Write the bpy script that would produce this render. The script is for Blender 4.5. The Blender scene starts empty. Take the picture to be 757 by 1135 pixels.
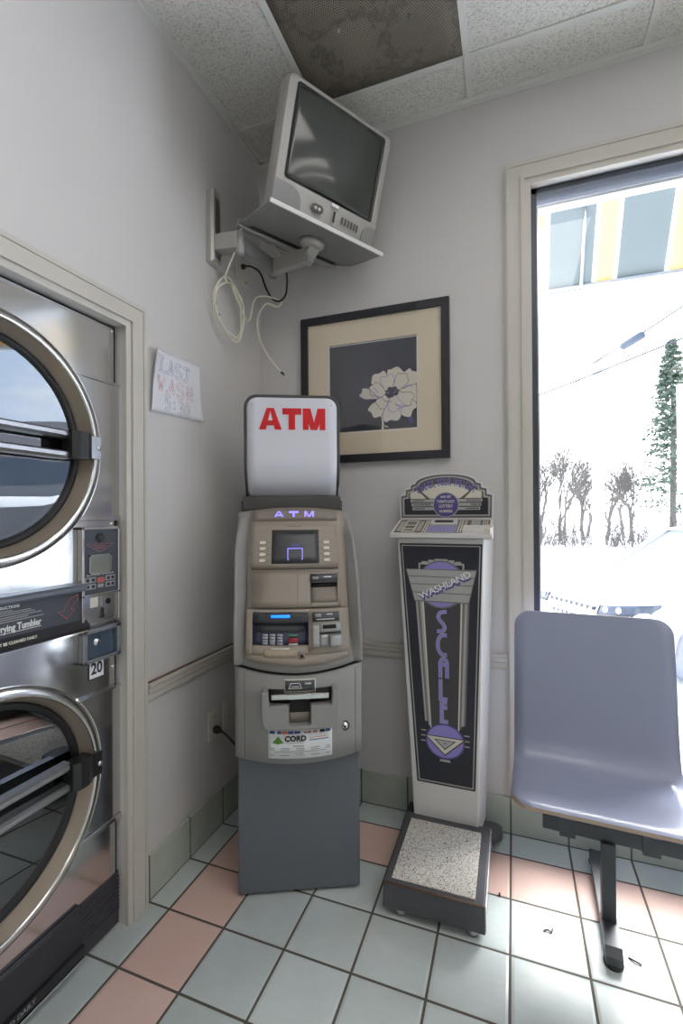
import bpy, bmesh, math, random
from mathutils import Vector, Matrix
R = math.radians
PI = math.pi
scn = bpy.context.scene
COL = scn.collection
V3 = Vector

# ------------------------------------------------------------------ materials
def lin(c):
    return tuple(((v / 255) / 12.92 if v / 255 <= .04045 else ((v / 255 + .055) / 1.055) ** 2.4) for v in c)

class NT:
    """small node-building helper"""
    def __init__(s, nt): s.nt = nt
    def n(s, t, **kw):
        nd = s.nt.nodes.new(t)
        for k, v in kw.items():
            if k.startswith('_'): setattr(nd, k[1:], v)
        return nd
    def link(s, a, b): s.nt.links.new(a, b)
    def val(s, sock, v):
        if hasattr(v, 'is_output') or isinstance(v, bpy.types.NodeSocket): s.link(v, sock)
        else: sock.default_value = v
    def math(s, op, a, b=None, c=None):
        nd = s.nt.nodes.new('ShaderNodeMath'); nd.operation = op
        s.val(nd.inputs[0], a)
        if b is not None: s.val(nd.inputs[1], b)
        if c is not None: s.val(nd.inputs[2], c)
        return nd.outputs[0]
    def mix(s, f, a, b):
        nd = s.nt.nodes.new('ShaderNodeMix'); nd.data_type = 'RGBA'
        s.val(nd.inputs[0], f)
        for i, v in ((6, a), (7, b)):
            if isinstance(v, tuple): v = v if len(v) == 4 else (*v, 1)
            s.val(nd.inputs[i], v)
        return nd.outputs[2]
    def coord(s, which='Object'):
        return s.nt.nodes.new('ShaderNodeTexCoord').outputs[which]
    def noise(s, scale, detail=3, vec=None, rough=.5):
        nd = s.nt.nodes.new('ShaderNodeTexNoise')
        nd.inputs['Scale'].default_value = scale; nd.inputs['Detail'].default_value = detail
        nd.inputs['Roughness'].default_value = rough
        if vec is not None: s.link(vec, nd.inputs['Vector'])
        return nd.outputs[0]
    def scale(s, vec, sc):
        nd = s.nt.nodes.new('ShaderNodeMapping'); nd.inputs['Scale'].default_value = sc
        s.link(vec, nd.inputs['Vector']); return nd.outputs[0]
    def bump(s, h, strength=.3, dist=.002):
        nd = s.nt.nodes.new('ShaderNodeBump'); nd.inputs['Strength'].default_value = strength
        nd.inputs['Distance'].default_value = dist
        s.link(h, nd.inputs['Height']); return nd.outputs[0]
    def ramp(s, f, p0, p1):
        nd = s.nt.nodes.new('ShaderNodeMapRange'); nd.inputs[1].default_value = p0; nd.inputs[2].default_value = p1
        s.val(nd.inputs[0], f); return nd.outputs[0]

def newmat(name):
    m = bpy.data.materials.new(name); m.use_nodes = True
    g = NT(m.node_tree); b = m.node_tree.nodes['Principled BSDF']
    return m, g, b

def mat(name, rgb, rough=.5, metal=0., var=.06, scale=8., bump=0., bscale=200., stretch=None, spec=.5, coat=0., emit=None, es=0., aniso=0.):
    m, g, b = newmat(name)
    c = lin(rgb); o = g.coord()
    if stretch: o = g.scale(o, stretch)
    f = g.noise(scale, 4, o)
    lo = tuple(v * (1 - var) for v in c); hi = tuple(min(1, v * (1 + var)) for v in c)
    g.link(g.mix(f, lo, hi), b.inputs['Base Color'])
    b.inputs['Roughness'].default_value = rough; b.inputs['Metallic'].default_value = metal
    b.inputs['Specular IOR Level'].default_value = spec
    b.inputs['Coat Weight'].default_value = coat
    if aniso: b.inputs['Anisotropic'].default_value = aniso
    if stretch and metal > .5:
        g.link(g.ramp(f, -1.2, 2.2), b.inputs['Roughness']) if False else None
    if bump: g.link(g.bump(g.noise(bscale, 3, o), bump), b.inputs['Normal'])
    if emit:
        b.inputs['Emission Color'].default_value = (*lin(emit), 1); b.inputs['Emission Strength'].default_value = es
    return m

M = {}
M['wall'] = mat('wall_paint', (201, 198, 197), .55, var=.03, scale=3, bump=.12, bscale=260)
M['trim'] = mat('trim_paint', (194, 189, 181), .42, var=.05, scale=6)
M['tbar'] = mat('ceiling_grid_metal', (212, 212, 208), .45, var=.04)
M['white'] = mat('white_enamel', (214, 213, 210), .35, var=.03)
M['plate'] = mat('ivory_plastic', (208, 203, 192), .4, var=.03)
M['steel'] = mat('stainless_steel', (204, 204, 203), .14, 1., .05, 5, stretch=(1, 1, 14))
M['steel_dull'] = mat('dull_stainless', (172, 173, 175), .38, 1., .14, 6, stretch=(1, 10, 1))
M['rim'] = mat('polished_rim_steel', (216, 215, 212), .20, 1., .06, 6)
M['bronze'] = mat('warm_brushed_ring', (190, 178, 162), .42, .7, .14, 9)
M['chrome'] = mat('chrome', (225, 225, 225), .12, 1., .03)
M['black'] = mat('black_plastic', (26, 26, 28), .35, var=.1)
M['rubber'] = mat('black_rubber', (22, 22, 24), .6, var=.1)
M['slate'] = mat('slate_blue_panel', (62, 65, 74), .45, var=.06)
M['slate_dk'] = mat('dark_slate_strip', (44, 45, 50), .4, var=.08)
M['slate_lt'] = mat('slate_rail', (92, 97, 108), .32, var=.08)
M['kick'] = mat('kick_plate', (58, 57, 62), .5, var=.25, scale=4, stretch=(1, 1, 40))
M['red_line'] = mat('red_print', (176, 86, 80), .5, var=.05)
M['print_white'] = mat('white_print', (222, 222, 222), .5, var=.03)
M['print_gray'] = mat('grey_print', (150, 150, 152), .5, var=.03)
M['print_black'] = mat('black_print', (32, 32, 36), .5, var=.05)
M['display'] = mat('grey_display', (120, 124, 118), .15, var=.15, scale=30)
M['drum'] = mat('dark_drum', (60, 60, 62), .4, .8, .2)
# ATM
M['atm_low'] = mat('atm_slate_cabinet', (94, 99, 106), .55, var=.05, bump=.05, bscale=500)
M['atm_mid'] = mat('atm_grey_plastic', (140, 139, 137), .5, var=.04, bump=.05, bscale=600)
M['atm_taupe'] = mat('atm_taupe_plastic', (150, 140, 129), .5, var=.04, bump=.05, bscale=600)
M['atm_taupe_d'] = mat('atm_taupe_recess', (128, 119, 110), .5, var=.04)
M['atm_char'] = mat('atm_charcoal', (66, 65, 64), .5, var=.06)
M['atm_line'] = mat('dark_gap', (14, 14, 15), .7, var=.1)
M['atm_fin'] = mat('atm_silver_grey', (158, 158, 157), .35, .3, .04)
M['atm_label'] = mat('atm_dark_label', (70, 72, 76), .4, var=.05)
M['sign_white'] = mat('white_acrylic', (214, 215, 226), .16, var=.02, coat=.6)
M['atm_red'] = mat('red_vinyl', (206, 22, 30), .3, var=.04)
M['glow_violet'] = mat('violet_lit_letters', (120, 112, 230), .4, emit=(130, 122, 255), es=.9)
M['glow_blue'] = mat('blue_led_bar', (30, 120, 230), .4, emit=(24, 120, 255), es=.9)
M['worn'] = mat('worn_label', (166, 152, 132), .6, var=.2, scale=90)
M['screen'] = mat('dark_screen', (56, 58, 60), .32, var=.08, scale=12)
M['key'] = mat('silver_keys', (176, 178, 190), .35, .3, .06)
M['navy'] = mat('navy_recess', (54, 56, 84), .45, var=.1)
M['button'] = mat('cream_button', (218, 212, 200), .4, var=.03)
M['key_red'] = mat('red_keys', (178, 62, 66), .4, var=.04)
M['key_green'] = mat('green_keys', (90, 140, 110), .4, var=.04)
M['key_white'] = mat('white_keys', (190, 190, 190), .4, var=.04)
M['sticker'] = mat('white_sticker', (226, 228, 230), .4, var=.02)
M['green_logo'] = mat('green_print', (84, 140, 52), .5, var=.12, scale=60)
M['blue_print'] = mat('blue_print', (58, 84, 140), .5, var=.05)
M['orange_print'] = mat('orange_print', (206, 112, 70), .5, var=.05)
# scale
M['sc_white'] = mat('scale_white_metal', (212, 210, 208), .35, .1, .03)
M['sc_silver'] = mat('scale_silver_edge', (190, 190, 190), .25, .7, .05)
M['sc_navy'] = mat('scale_navy_art', (36, 38, 48), .4, var=.06)
M['sc_char'] = mat('scale_charcoal_art', (66, 63, 66), .45, var=.06)
M['sc_violet'] = mat('scale_violet_art', (136, 128, 196), .45, var=.05)
M['sc_violet_d'] = mat('scale_deep_violet_art', (78, 72, 132), .45, var=.05)
M['sc_grey'] = mat('scale_grey_art', (164, 163, 160), .45, var=.10, scale=14)
M['sc_grey_d'] = mat('scale_mid_grey_art', (112, 110, 110), .45, var=.08)
M['sc_cream'] = mat('scale_cream_art', (206, 200, 186), .45, var=.05)
M['sc_brown'] = mat('scale_brown_art', (92, 84, 78), .45, var=.06)
M['sc_base'] = mat('scale_black_iron', (84, 84, 88), .45, .3, .25, scale=20, bump=.2, bscale=60)
M['rust'] = mat('rusty_edge', (98, 74, 58), .7, .1, .35, scale=60)
# TV
M['tv'] = mat('tv_silver_plastic', (168, 165, 160), .42, .1, .04)
M['tv_tan'] = mat('tv_cover_plastic', (160, 150, 138), .5, var=.05)
M['tv_grille'] = mat('tv_speaker_grille', (140, 139, 138), .6, var=.10, scale=500)
M['tv_back'] = mat('tv_back_cover', (92, 89, 85), .55, var=.05)
M['tube'] = mat('tv_picture_tube', (58, 61, 58), .10, var=.05)
M['shelf'] = mat('mount_grey_metal', (150, 150, 149), .38, .4, .15, 9)
M['arm'] = mat('mount_light_metal', (178, 176, 172), .35, .4, .08)
M['cable_w'] = mat('cream_cable', (226, 222, 204), .45, var=.05)
# bench
M['laminate'] = mat('blue_grey_laminate', (146, 152, 174), .25, var=.04)
M['ply'] = mat('plywood_edge', (176, 150, 126), .5, var=.2, scale=60, stretch=(1, 1, 20))
M['bench_metal'] = mat('charcoal_painted_steel', (72, 74, 78), .4, .3, .1)
# art print
M['frame'] = mat('black_frame_wood', (34, 35, 42), .38, var=.1)
M['matboard'] = mat('cream_mat_board', (214, 200, 178), .6, var=.02)
M['print_navy'] = mat('dark_navy_print', (54, 56, 68), .5, var=.04)
M['petal'] = mat('pale_petals', (214, 206, 194), .6, var=.04)
M['petal_v'] = mat('violet_ink', (128, 112, 206), .5, var=.1)
M['ink'] = mat('dark_ink', (58, 52, 56), .5, var=.1)
M['paper'] = mat('white_paper', (220, 221, 228), .6, var=.02)
M['pen_blue'] = mat('blue_pencil', (128, 140, 176), .7, var=.08)
M['pen_red'] = mat('red_pencil', (200, 138, 144), .7, var=.08)
M['pen_grey'] = mat('grey_pencil', (146, 146, 160), .7, var=.08)
M['crumb'] = mat('dark_debris', (62, 48, 40), .7, var=.2)
# outdoors
M['snow'] = mat('snow', (240, 242, 246), .7, var=.05, scale=.6, bump=.3, bscale=3)
M['suv'] = mat('white_car_paint', (236, 237, 240), .25, var=.02, coat=.5)
M['red_paint'] = mat('red_car_paint', (150, 50, 46), .25, var=.03, coat=.5)
M['dark_paint'] = mat('dark_car_paint', (46, 50, 60), .25, var=.03, coat=.5)
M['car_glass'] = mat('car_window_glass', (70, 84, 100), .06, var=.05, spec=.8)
M['windshield'] = mat('overexposed_windshield', (150, 164, 178), .05, var=.05, spec=1.)  # paler copy of the car glass, overexposure put into the colour
M['lamp_glass'] = mat('headlight_glass', (64, 70, 80), .15, .0, .15, scale=30)
M['tire'] = mat('overexposed_tire_rubber', (132, 132, 134), .8, var=.1)  # black rubber painted pale to stand for overexposure
M['alloy'] = mat('alloy_wheel', (190, 190, 192), .3, .6, .05)
M['bark'] = mat('grey_bark', (112, 106, 100), .9, var=.2, scale=3)
M['needle'] = mat('conifer_needles', (84, 98, 82), .8, var=.3, scale=5)
M['brush'] = mat('brush_twigs', (104, 96, 88), .9, var=.2)
M['pole'] = mat('weathered_pole', (216, 214, 210), .8, var=.06, stretch=(1, 1, 12))
M['wire'] = mat('black_wire', (48, 50, 54), .6, var=.05)
M['closure'] = mat('splice_closure', (62, 70, 82), .6, var=.08)
M['signblue'] = mat('pale_blue_sign', (186, 204, 226), .5, var=.03)
M['siding'] = mat('grey_siding', (128, 132, 138), .7, var=.06, stretch=(1, 1, 20))
M['roof'] = mat('dark_shingles', (84, 86, 94), .8, var=.15, scale=20)
M['retain'] = mat('retaining_concrete', (124, 126, 130), .8, var=.12, scale=2)
M['asphalt'] = mat('wet_asphalt', (120, 122, 126), .6, var=.15, scale=1)
M['blackframe'] = mat('dark_window_frame', (62, 66, 76), .4, .3, .06)
M['alu'] = mat('window_aluminium', (188, 192, 198), .3, .7, .05)

def glass_mat(name, refl=.08, tint=(1, 1, 1), rough=.0):
    m, g, b = newmat(name); nt = m.node_tree; nt.nodes.remove(b)
    out = nt.nodes['Material Output']
    t = g.n('ShaderNodeBsdfTransparent'); t.inputs[0].default_value = (*tint, 1)
    gl = g.n('ShaderNodeBsdfGlossy'); gl.inputs['Roughness'].default_value = rough
    lw = g.n('ShaderNodeLayerWeight'); lw.inputs['Blend'].default_value = .5
    f = g.math('ADD', g.math('MULTIPLY', g.math('POWER', lw.outputs['Facing'], 5.0), .9), refl)
    f = g.math('MINIMUM', f, 1.0)
    mx = g.n('ShaderNodeMixShader'); g.link(f, mx.inputs[0]); g.link(t.outputs[0], mx.inputs[1]); g.link(gl.outputs[0], mx.inputs[2])
    g.link(mx.outputs[0], out.inputs['Surface'])
    return m
M['glass'] = glass_mat('window_glass', .03, (.97, .98, .98))
M['glass_pic'] = glass_mat('picture_glass', .04, (1, 1, 1))
M['glass_dryer'] = glass_mat('dryer_door_glass', .21, (.42, .45, .46))

def emis(name, rgb, s):
    m, g, b = newmat(name)
    b.inputs['Base Color'].default_value = (*lin((230, 230, 228)), 1)
    f = g.noise(20, 2, g.coord())
    c = lin(rgb)
    g.link(g.mix(f, tuple(v * .97 for v in c), c), b.inputs['Emission Color'])
    b.inputs['Emission Strength'].default_value = s
    return m
M['diffuser'] = emis('lit_diffuser', (255, 249, 242), 2.6)

def floor_mat():
    m, g, b = newmat('floor_tiles'); o = g.coord()
    S = .205
    sep = g.n('ShaderNodeSeparateXYZ'); g.link(o, sep.inputs[0])
    u = g.math('DIVIDE', g.math('SUBTRACT', sep.outputs[0], .0913), S)
    v = g.math('DIVIDE', g.math('SUBTRACT', g.math('MULTIPLY', sep.outputs[1], -1), .1332), S)
    iu, iv = g.math('FLOOR', u), g.math('FLOOR', v)
    fu, fv = g.math('FRACT', u), g.math('FRACT', v)
    d = lambda f: g.math('MINIMUM', f, g.math('SUBTRACT', 1, f))
    dist = g.math('MINIMUM', d(fu), d(fv))
    grout = g.math('LESS_THAN', dist, .0175)
    edge = g.ramp(dist, .018, .05)
    pu = g.math('COMPARE', iu, 0, .3); pv = g.math('COMPARE', iv, 0, .3)
    pk = g.math('MAXIMUM', g.math('MULTIPLY', pu, g.math('GREATER_THAN', iv, -.5)), g.math('MULTIPLY', pv, g.math('GREATER_THAN', iu, -.5)))
    cell = g.n('ShaderNodeCombineXYZ'); g.link(iu, cell.inputs[0]); g.link(iv, cell.inputs[1])
    wn = g.n('ShaderNodeTexWhiteNoise'); g.link(cell.outputs[0], wn.inputs[0])
    nz = g.noise(7, 2, o, .5); nz2 = g.noise(26, 2, g.scale(o, (1, 3, 1)))
    f = g.math('ADD', g.math('MULTIPLY', nz, .5), g.math('ADD', g.math('MULTIPLY', wn.outputs[0], .28), g.math('MULTIPLY', nz2, .2)))
    green = g.mix(f, lin((160, 170, 168)), lin((206, 213, 212)))
    pink = g.mix(f, lin((200, 166, 154)), lin((222, 194, 184)))
    tile = g.mix(pk, green, pink)
    col = g.mix(grout, tile, lin((84, 78, 70)))
    g.link(col, b.inputs['Base Color'])
    g.link(g.math('ADD', g.math('MULTIPLY', grout, .5), g.math('ADD', .31, g.math('MULTIPLY', nz, .06))), b.inputs['Roughness'])
    h = g.math('ADD', edge, g.math('MULTIPLY', nz2, .05))
    g.link(g.bump(h, .5, .003), b.inputs['Normal'])
    return m
M['floor'] = floor_mat()

def base_mat(axis, off):
    m, g, b = newmat('baseboard_tiles_' + 'xy'[axis]); o = g.coord(); S = .205
    sep = g.n('ShaderNodeSeparateXYZ'); g.link(o, sep.inputs[0])
    u = g.math('DIVIDE', g.math('ADD', sep.outputs[axis], off), S)
    fu = g.math('FRACT', u)
    dist = g.math('MINIMUM', fu, g.math('SUBTRACT', 1, fu))
    grout = g.math('MAXIMUM', g.math('LESS_THAN', dist, .016), g.math('LESS_THAN', sep.outputs[2], .005))
    nz = g.noise(10, 5, o, .6)
    green = g.mix(nz, lin((152, 160, 148)), lin((190, 198, 188)))
    g.link(g.mix(grout, green, lin((92, 86, 76))), b.inputs['Base Color'])
    b.inputs['Roughness'].default_value = .3
    return m
M['base_y'] = base_mat(1, .1332); M['base_x'] = base_mat(0, -.0913)

def ceiling_mat():
    m, g, b = newmat('fissured_ceiling_tile'); o = g.coord()
    n1 = g.noise(110, 5, g.scale(o, (1, 1.5, 1)), .6); n2 = g.noise(260, 3, o)
    pit = g.ramp(n1, .34, .50)
    f = g.math('MULTIPLY', pit, g.ramp(n2, .25, .5))
    g.link(g.mix(f, lin((188, 186, 180)), lin((231, 229, 223))), b.inputs['Base Color'])
    b.inputs['Roughness'].default_value = .9
    g.link(g.bump(f, .6, .003), b.inputs['Normal'])
    return m
M['ceil'] = ceiling_mat()

def vent_mat():
    m, g, b = newmat('dirty_perforated_metal'); o = g.coord()
    sep = g.n('ShaderNodeSeparateXYZ'); g.link(o, sep.inputs[0])
    fr = 118.0
    def dots(ox, oy):
        a = g.math('SUBTRACT', g.math('FRACT', g.math('ADD', g.math('MULTIPLY', sep.outputs[0], fr), ox)), .5)
        c = g.math('SUBTRACT', g.math('FRACT', g.math('ADD', g.math('MULTIPLY', sep.outputs[1], fr / 1.732), oy)), .5)
        c = g.math('MULTIPLY', c, 1.732)
        return g.math('SQRT', g.math('ADD', g.math('MULTIPLY', a, a), g.math('MULTIPLY', c, c)))
    d = g.math('MINIMUM', dots(0, 0), dots(.5, .5))
    hole = g.math('LESS_THAN', d, .27)
    n1 = g.noise(3.2, 5, o, .65); n2 = g.noise(9, 4, o, .6)
    # dust swirls with their own shape
    sw = g.math('ABSOLUTE', g.math('SUBTRACT', n1, .5)); line = g.ramp(sw, .0, .03)
    basec = g.mix(g.ramp(n1, .3, .7), lin((112, 104, 92)), lin((138, 130, 117)))
    basec = g.mix(g.math('MULTIPLY', g.math('SUBTRACT', 1, line), .45), basec, lin((62, 56, 50)))
    basec = g.mix(g.math('MULTIPLY', g.ramp(n2, .55, .75), .4), basec, lin((120, 96, 78)))
    g.link(g.mix(g.math('MULTIPLY', hole, .78), basec, lin((30, 28, 26))), b.inputs['Base Color'])
    b.inputs['Roughness'].default_value = .7
    return m
M['vent'] = vent_mat()

def terrazzo():
    m, g, b = newmat('speckled_pad'); o = g.coord()
    vo = g.n('ShaderNodeTexVoronoi'); vo.inputs['Scale'].default_value = 330; g.link(o, vo.inputs['Vector'])
    sep = g.n('ShaderNodeSeparateColor'); g.link(vo.outputs['Color'], sep.inputs[0])
    c = g.mix(g.ramp(sep.outputs[0], .1, .6), lin((158, 150, 138)), lin((208, 203, 194)))
    c = g.mix(g.math('LESS_THAN', sep.outputs[1], .06), c, lin((60, 58, 58)))
    g.link(c, b.inputs['Base Color']); b.inputs['Roughness'].default_value = .6
    return m
M['terrazzo'] = terrazzo()

def awning_mat(axis, x0, period, stripes):
    m, g, b = newmat('striped_awning_' + 'xy'[axis]); nt = m.node_tree; nt.nodes.remove(b)
    o = g.coord(); sep = g.n('ShaderNodeSeparateXYZ'); g.link(o, sep.inputs[0])
    u = g.math('FRACT', g.math('DIVIDE', g.math('SUBTRACT', sep.outputs[axis], x0), period))
    grey, cream, white = lin((150, 159, 161)), lin((234, 210, 168)), lin((236, 237, 238))
    c = g.mix(g.math('LESS_THAN', u, stripes[0]), grey, white)
    inner = g.math('MULTIPLY', g.math('GREATER_THAN', u, stripes[1]), g.math('LESS_THAN', u, stripes[2]))
    c = g.mix(inner, c, cream)
    c = g.mix(g.math('MULTIPLY', g.noise(6, 4, o), .15), c, lin((120, 124, 126)))
    df = g.n('ShaderNodeBsdfDiffuse'); tl = g.n('ShaderNodeBsdfTranslucent')
    g.link(c, df.inputs[0]); g.link(c, tl.inputs[0])
    mx = g.n('ShaderNodeMixShader'); mx.inputs[0].default_value = .5
    g.link(df.outputs[0], mx.inputs[1]); g.link(tl.outputs[0], mx.inputs[2])
    g.link(mx.outputs[0], nt.nodes['Material Output'].inputs['Surface'])
    return m
M['awning_x'] = awning_mat(0, 1.541, .336, (.36, .06, .30))

# ------------------------------------------------------------------ geometry helper
class MB:
    def __init__(s): s.v = []; s.f = []; s.sm = []
    def add(s, vs, fs, smooth=False):
        o = len(s.v); s.v += [tuple(v) for v in vs]
        for f in fs: s.f.append(tuple(i + o for i in f)); s.sm.append(smooth)
        return s
    def bm(s, bm, mtx=None, smooth=False):
        bm.verts.index_update()
        vs = [(mtx @ v.co if mtx else v.co) for v in bm.verts]
        s.add(vs, [[v.index for v in f.verts] for f in bm.faces], smooth); bm.free(); return s
    def box(s, x0, x1, y0, y1, z0, z1, bev=0, seg=2, mtx=None):
        bm = bmesh.new(); bmesh.ops.create_cube(bm, size=1)
        for v in bm.verts:
            v.co = V3(((x0 + x1) / 2 + v.co.x * (x1 - x0), (y0 + y1) / 2 + v.co.y * (y1 - y0), (z0 + z1) / 2 + v.co.z * (z1 - z0)))
        if bev: bmesh.ops.bevel(bm, geom=bm.edges[:], offset=bev, segments=seg, affect='EDGES', profile=.5)
        return s.bm(bm, mtx)
    def prism(s, pts, ext, bev=0):
        """pts: planar 3D polygon, ext: extrusion vector"""
        n = len(pts); e = V3(ext); P = [V3(p) for p in pts]
        nrm = V3((0, 0, 0))
        for i in range(n): nrm += P[i].cross(P[(i + 1) % n])
        if nrm.dot(e) > 0: P = P[::-1]
        fs = [list(range(n)), list(range(2 * n - 1, n - 1, -1))]
        for i in range(n):
            j = (i + 1) % n; fs.append([i, i + n, j + n, j])
        return s.add(P + [p + e for p in P], fs)
    def tube(s, pts, r, n=8, caps=True, closed=False):
        P = [V3(p) for p in pts]; m = len(P)
        rr = r if isinstance(r, (list, tuple)) else [r] * m
        rings = []; prev = None
        for i in range(m):
            if closed: t = P[(i + 1) % m] - P[i - 1]
            else: t = P[min(i + 1, m - 1)] - P[max(i - 1, 0)]
            t = t.normalized() if t.length > 1e-9 else V3((0, 0, 1))
            if prev is None:
                a = V3((0, 0, 1)) if abs(t.z) < .9 else V3((1, 0, 0))
                u = t.cross(a).normalized()
            else:
                u = (prev - t * prev.dot(t)); u = u.normalized() if u.length > 1e-9 else t.orthogonal().normalized()
            prev = u; w = t.cross(u)
            rings.append([P[i] + (u * math.cos(2 * PI * k / n) + w * math.sin(2 * PI * k / n)) * rr[i] for k in range(n)])
        vs = [v for r_ in rings for v in r_]; fs = []
        for i in range(m if closed else m - 1):
            for k in range(n):
                a, b = i * n + k, i * n + (k + 1) % n
                c = ((i + 1) % m) * n
                fs.append([a, b, c + (k + 1) % n, c + k])
        o = len(s.v); s.add(vs, fs, True)
        if caps and not closed:
            s.f.append(tuple(o + k for k in range(n - 1, -1, -1))); s.sm.append(False)
            s.f.append(tuple(o + (m - 1) * n + k for k in range(n))); s.sm.append(False)
        return s
    def lathe(s, prof, c, ax, n=48, smooth=True, close=False):
        """prof: (r, t) pairs, ax: axis vector"""
        ax = V3(ax).normalized(); u = ax.orthogonal().normalized(); w = ax.cross(u); c = V3(c)
        vs = []; fs = []
        for r, t in prof:
            for k in range(n):
                a = 2 * PI * k / n
                vs.append(c + ax * t + (u * math.cos(a) + w * math.sin(a)) * r)
        m = len(prof)
        for i in range(m if close else m - 1):
            for k in range(n):
                j = (i + 1) % m
                fs.append([i * n + k, i * n + (k + 1) % n, j * n + (k + 1) % n, j * n + k])
        return s.add(vs, fs, smooth)
    def disc(s, c, ax, r, n=32, t=.0005):
        return s.lathe([(1e-5, t), (r, t), (r, 0), (1e-5, 0)], c, ax, n, False)
    def grid(s, fn, nu, nv, smooth=True):
        vs = [fn(i / nu, j / nv) for j in range(nv + 1) for i in range(nu + 1)]
        fs = [[j * (nu + 1) + i, j * (nu + 1) + i + 1, (j + 1) * (nu + 1) + i + 1, (j + 1) * (nu + 1) + i] for j in range(nv) for i in range(nu)]
        return s.add(vs, fs, smooth)
    def slab(s, fn, fb, nu, nv, smooth=True):
        """closed sheet: front surface fn(u,v), back surface fb(u,v)"""
        s.grid(fn, nu, nv, smooth); s.grid(lambda u, v: fb(1 - u, v), nu, nv, smooth)
        for side in range(4):
            vs = []
            N = nu if side < 2 else nv
            for i in range(N + 1):
                t = i / N
                u, v = ((t, 0), (t, 1), (0, t), (1, t))[side]
                vs += [fn(u, v), fb(u, v)]
            s.add(vs, [[2 * i, 2 * i + 1, 2 * i + 3, 2 * i + 2] if side in (1, 2) else [2 * i + 2, 2 * i + 3, 2 * i + 1, 2 * i] for i in range(N)])
        return s
    raw = False
    def build(s, name, material, parent=None, mtx=None):
        me = bpy.data.meshes.new(name)
        me.from_pydata([tuple(v) for v in s.v], [], s.f)
        me.polygons.foreach_set('use_smooth', s.sm)
        me.validate(); me.update()
        if not s.raw:
            bm = bmesh.new(); bm.from_mesh(me)
            bmesh.ops.remove_doubles(bm, verts=bm.verts, dist=1e-6)
            bmesh.ops.recalc_face_normals(bm, faces=bm.faces)
            bm.to_mesh(me); bm.free()
        me.materials.append(material)
        o = bpy.data.objects.new(name, me); COL.objects.link(o)
        attach(o, parent)
        if mtx: o.matrix_basis = mtx
        return o

INV = {}
def attach(o, p):
    if p is None: return
    o.parent = p
    if p.name in INV: o.matrix_parent_inverse = INV[p.name]

def tag(o, label, cat, group=None):
    o['label'] = label; o['category'] = cat
    if group: o['group'] = group
    return o
def thing(name, loc, label, cat, rot=None, local=False, group=None):
    o = bpy.data.objects.new(name, None); COL.objects.link(o); o.empty_display_size = .05
    mtx = Matrix.Translation(V3(loc))
    if rot is not None: mtx = mtx @ rot
    o.matrix_basis = mtx
    if not local: INV[o.name] = mtx.inverted()
    return tag(o, label, cat, group)
def struct(o):
    o['kind'] = 'structure'; return o

def text(body, size, loc, right, up, material, name, parent, thick=0., xs=1., ext=.0004, align='CENTER', space=1.):
    cu = bpy.data.curves.new('lettering', 'FONT'); cu.body = body; cu.size = size
    cu.align_x = align; cu.align_y = 'CENTER'; cu.offset = thick; cu.extrude = ext; cu.space_character = space
    cu.resolution_u = 3
    t = bpy.data.objects.new('lettering_tmp', cu); COL.objects.link(t)
    dg = bpy.context.evaluated_depsgraph_get(); dg.update()
    me = bpy.data.meshes.new_from_object(t.evaluated_get(dg))
    bpy.data.objects.remove(t); bpy.data.curves.remove(cu)
    r = V3(right).normalized(); u = V3(up).normalized(); n = r.cross(u)
    mm = Matrix(((r.x * xs, u.x, n.x, loc[0]), (r.y * xs, u.y, n.y, loc[1]), (r.z * xs, u.z, n.z, loc[2]), (0, 0, 0, 1)))
    me.transform(mm); me.materials.clear(); me.materials.append(material)
    o = bpy.data.objects.new(name, me); COL.objects.link(o); attach(o, parent); return o

def ribbons(polys, w, org, right, up, ext=.0004):
    """flat mitred strokes: polys = list of 2-D polylines in the plane (org,right,up)"""
    r, u, o = V3(right).normalized(), V3(up).normalized(), V3(org); n = r.cross(u)
    mb = MB(); mb.raw = True
    for idx, pl in enumerate(polys):
        pl = [p for i, p in enumerate(pl) if i == 0 or math.hypot(p[0] - pl[i - 1][0], p[1] - pl[i - 1][1]) > 1e-6]
        closed = len(pl) > 3 and math.hypot(pl[0][0] - pl[-1][0], pl[0][1] - pl[-1][1]) < 1e-6
        if closed: pl = pl[:-1]
        m = len(pl); top = ext * (1 + .12 * (idx % 5)); vs = []
        for i, p in enumerate(pl):
            a = pl[i - 1] if (i or closed) else None; b = pl[(i + 1) % m] if (i < m - 1 or closed) else None
            ds = []
            for q0, q1 in ((a, p), (p, b)):
                if q0 is None or q1 is None: continue
                L = math.hypot(q1[0] - q0[0], q1[1] - q0[1]); ds.append(((q1[0] - q0[0]) / L, (q1[1] - q0[1]) / L))
            tx_, ty_ = sum(d[0] for d in ds), sum(d[1] for d in ds); L = math.hypot(tx_, ty_)
            if L < 1e-6: tx_, ty_, L = *ds[0], 1
            nx, ny = -ty_ / L, tx_ / L
            k = w / 2 / max(.45, abs(nx * -ds[0][1] + ny * ds[0][0]))
            for sx, h in ((k, 0), (k, top), (-k, top), (-k, 0)):
                vs.append(o + r * (p[0] + nx * sx) + u * (p[1] + ny * sx) + n * h)
        fs = []
        for i in range(m if closed else m - 1):
            j = (i + 1) % m
            for e in range(3): fs.append([4 * i + e, 4 * j + e, 4 * j + e + 1, 4 * i + e + 1])
        if not closed: fs += [[0, 1, 2, 3], [4 * m - 1, 4 * m - 2, 4 * m - 3, 4 * m - 4]]
        mb.add(vs, fs)
    return mb
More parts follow.
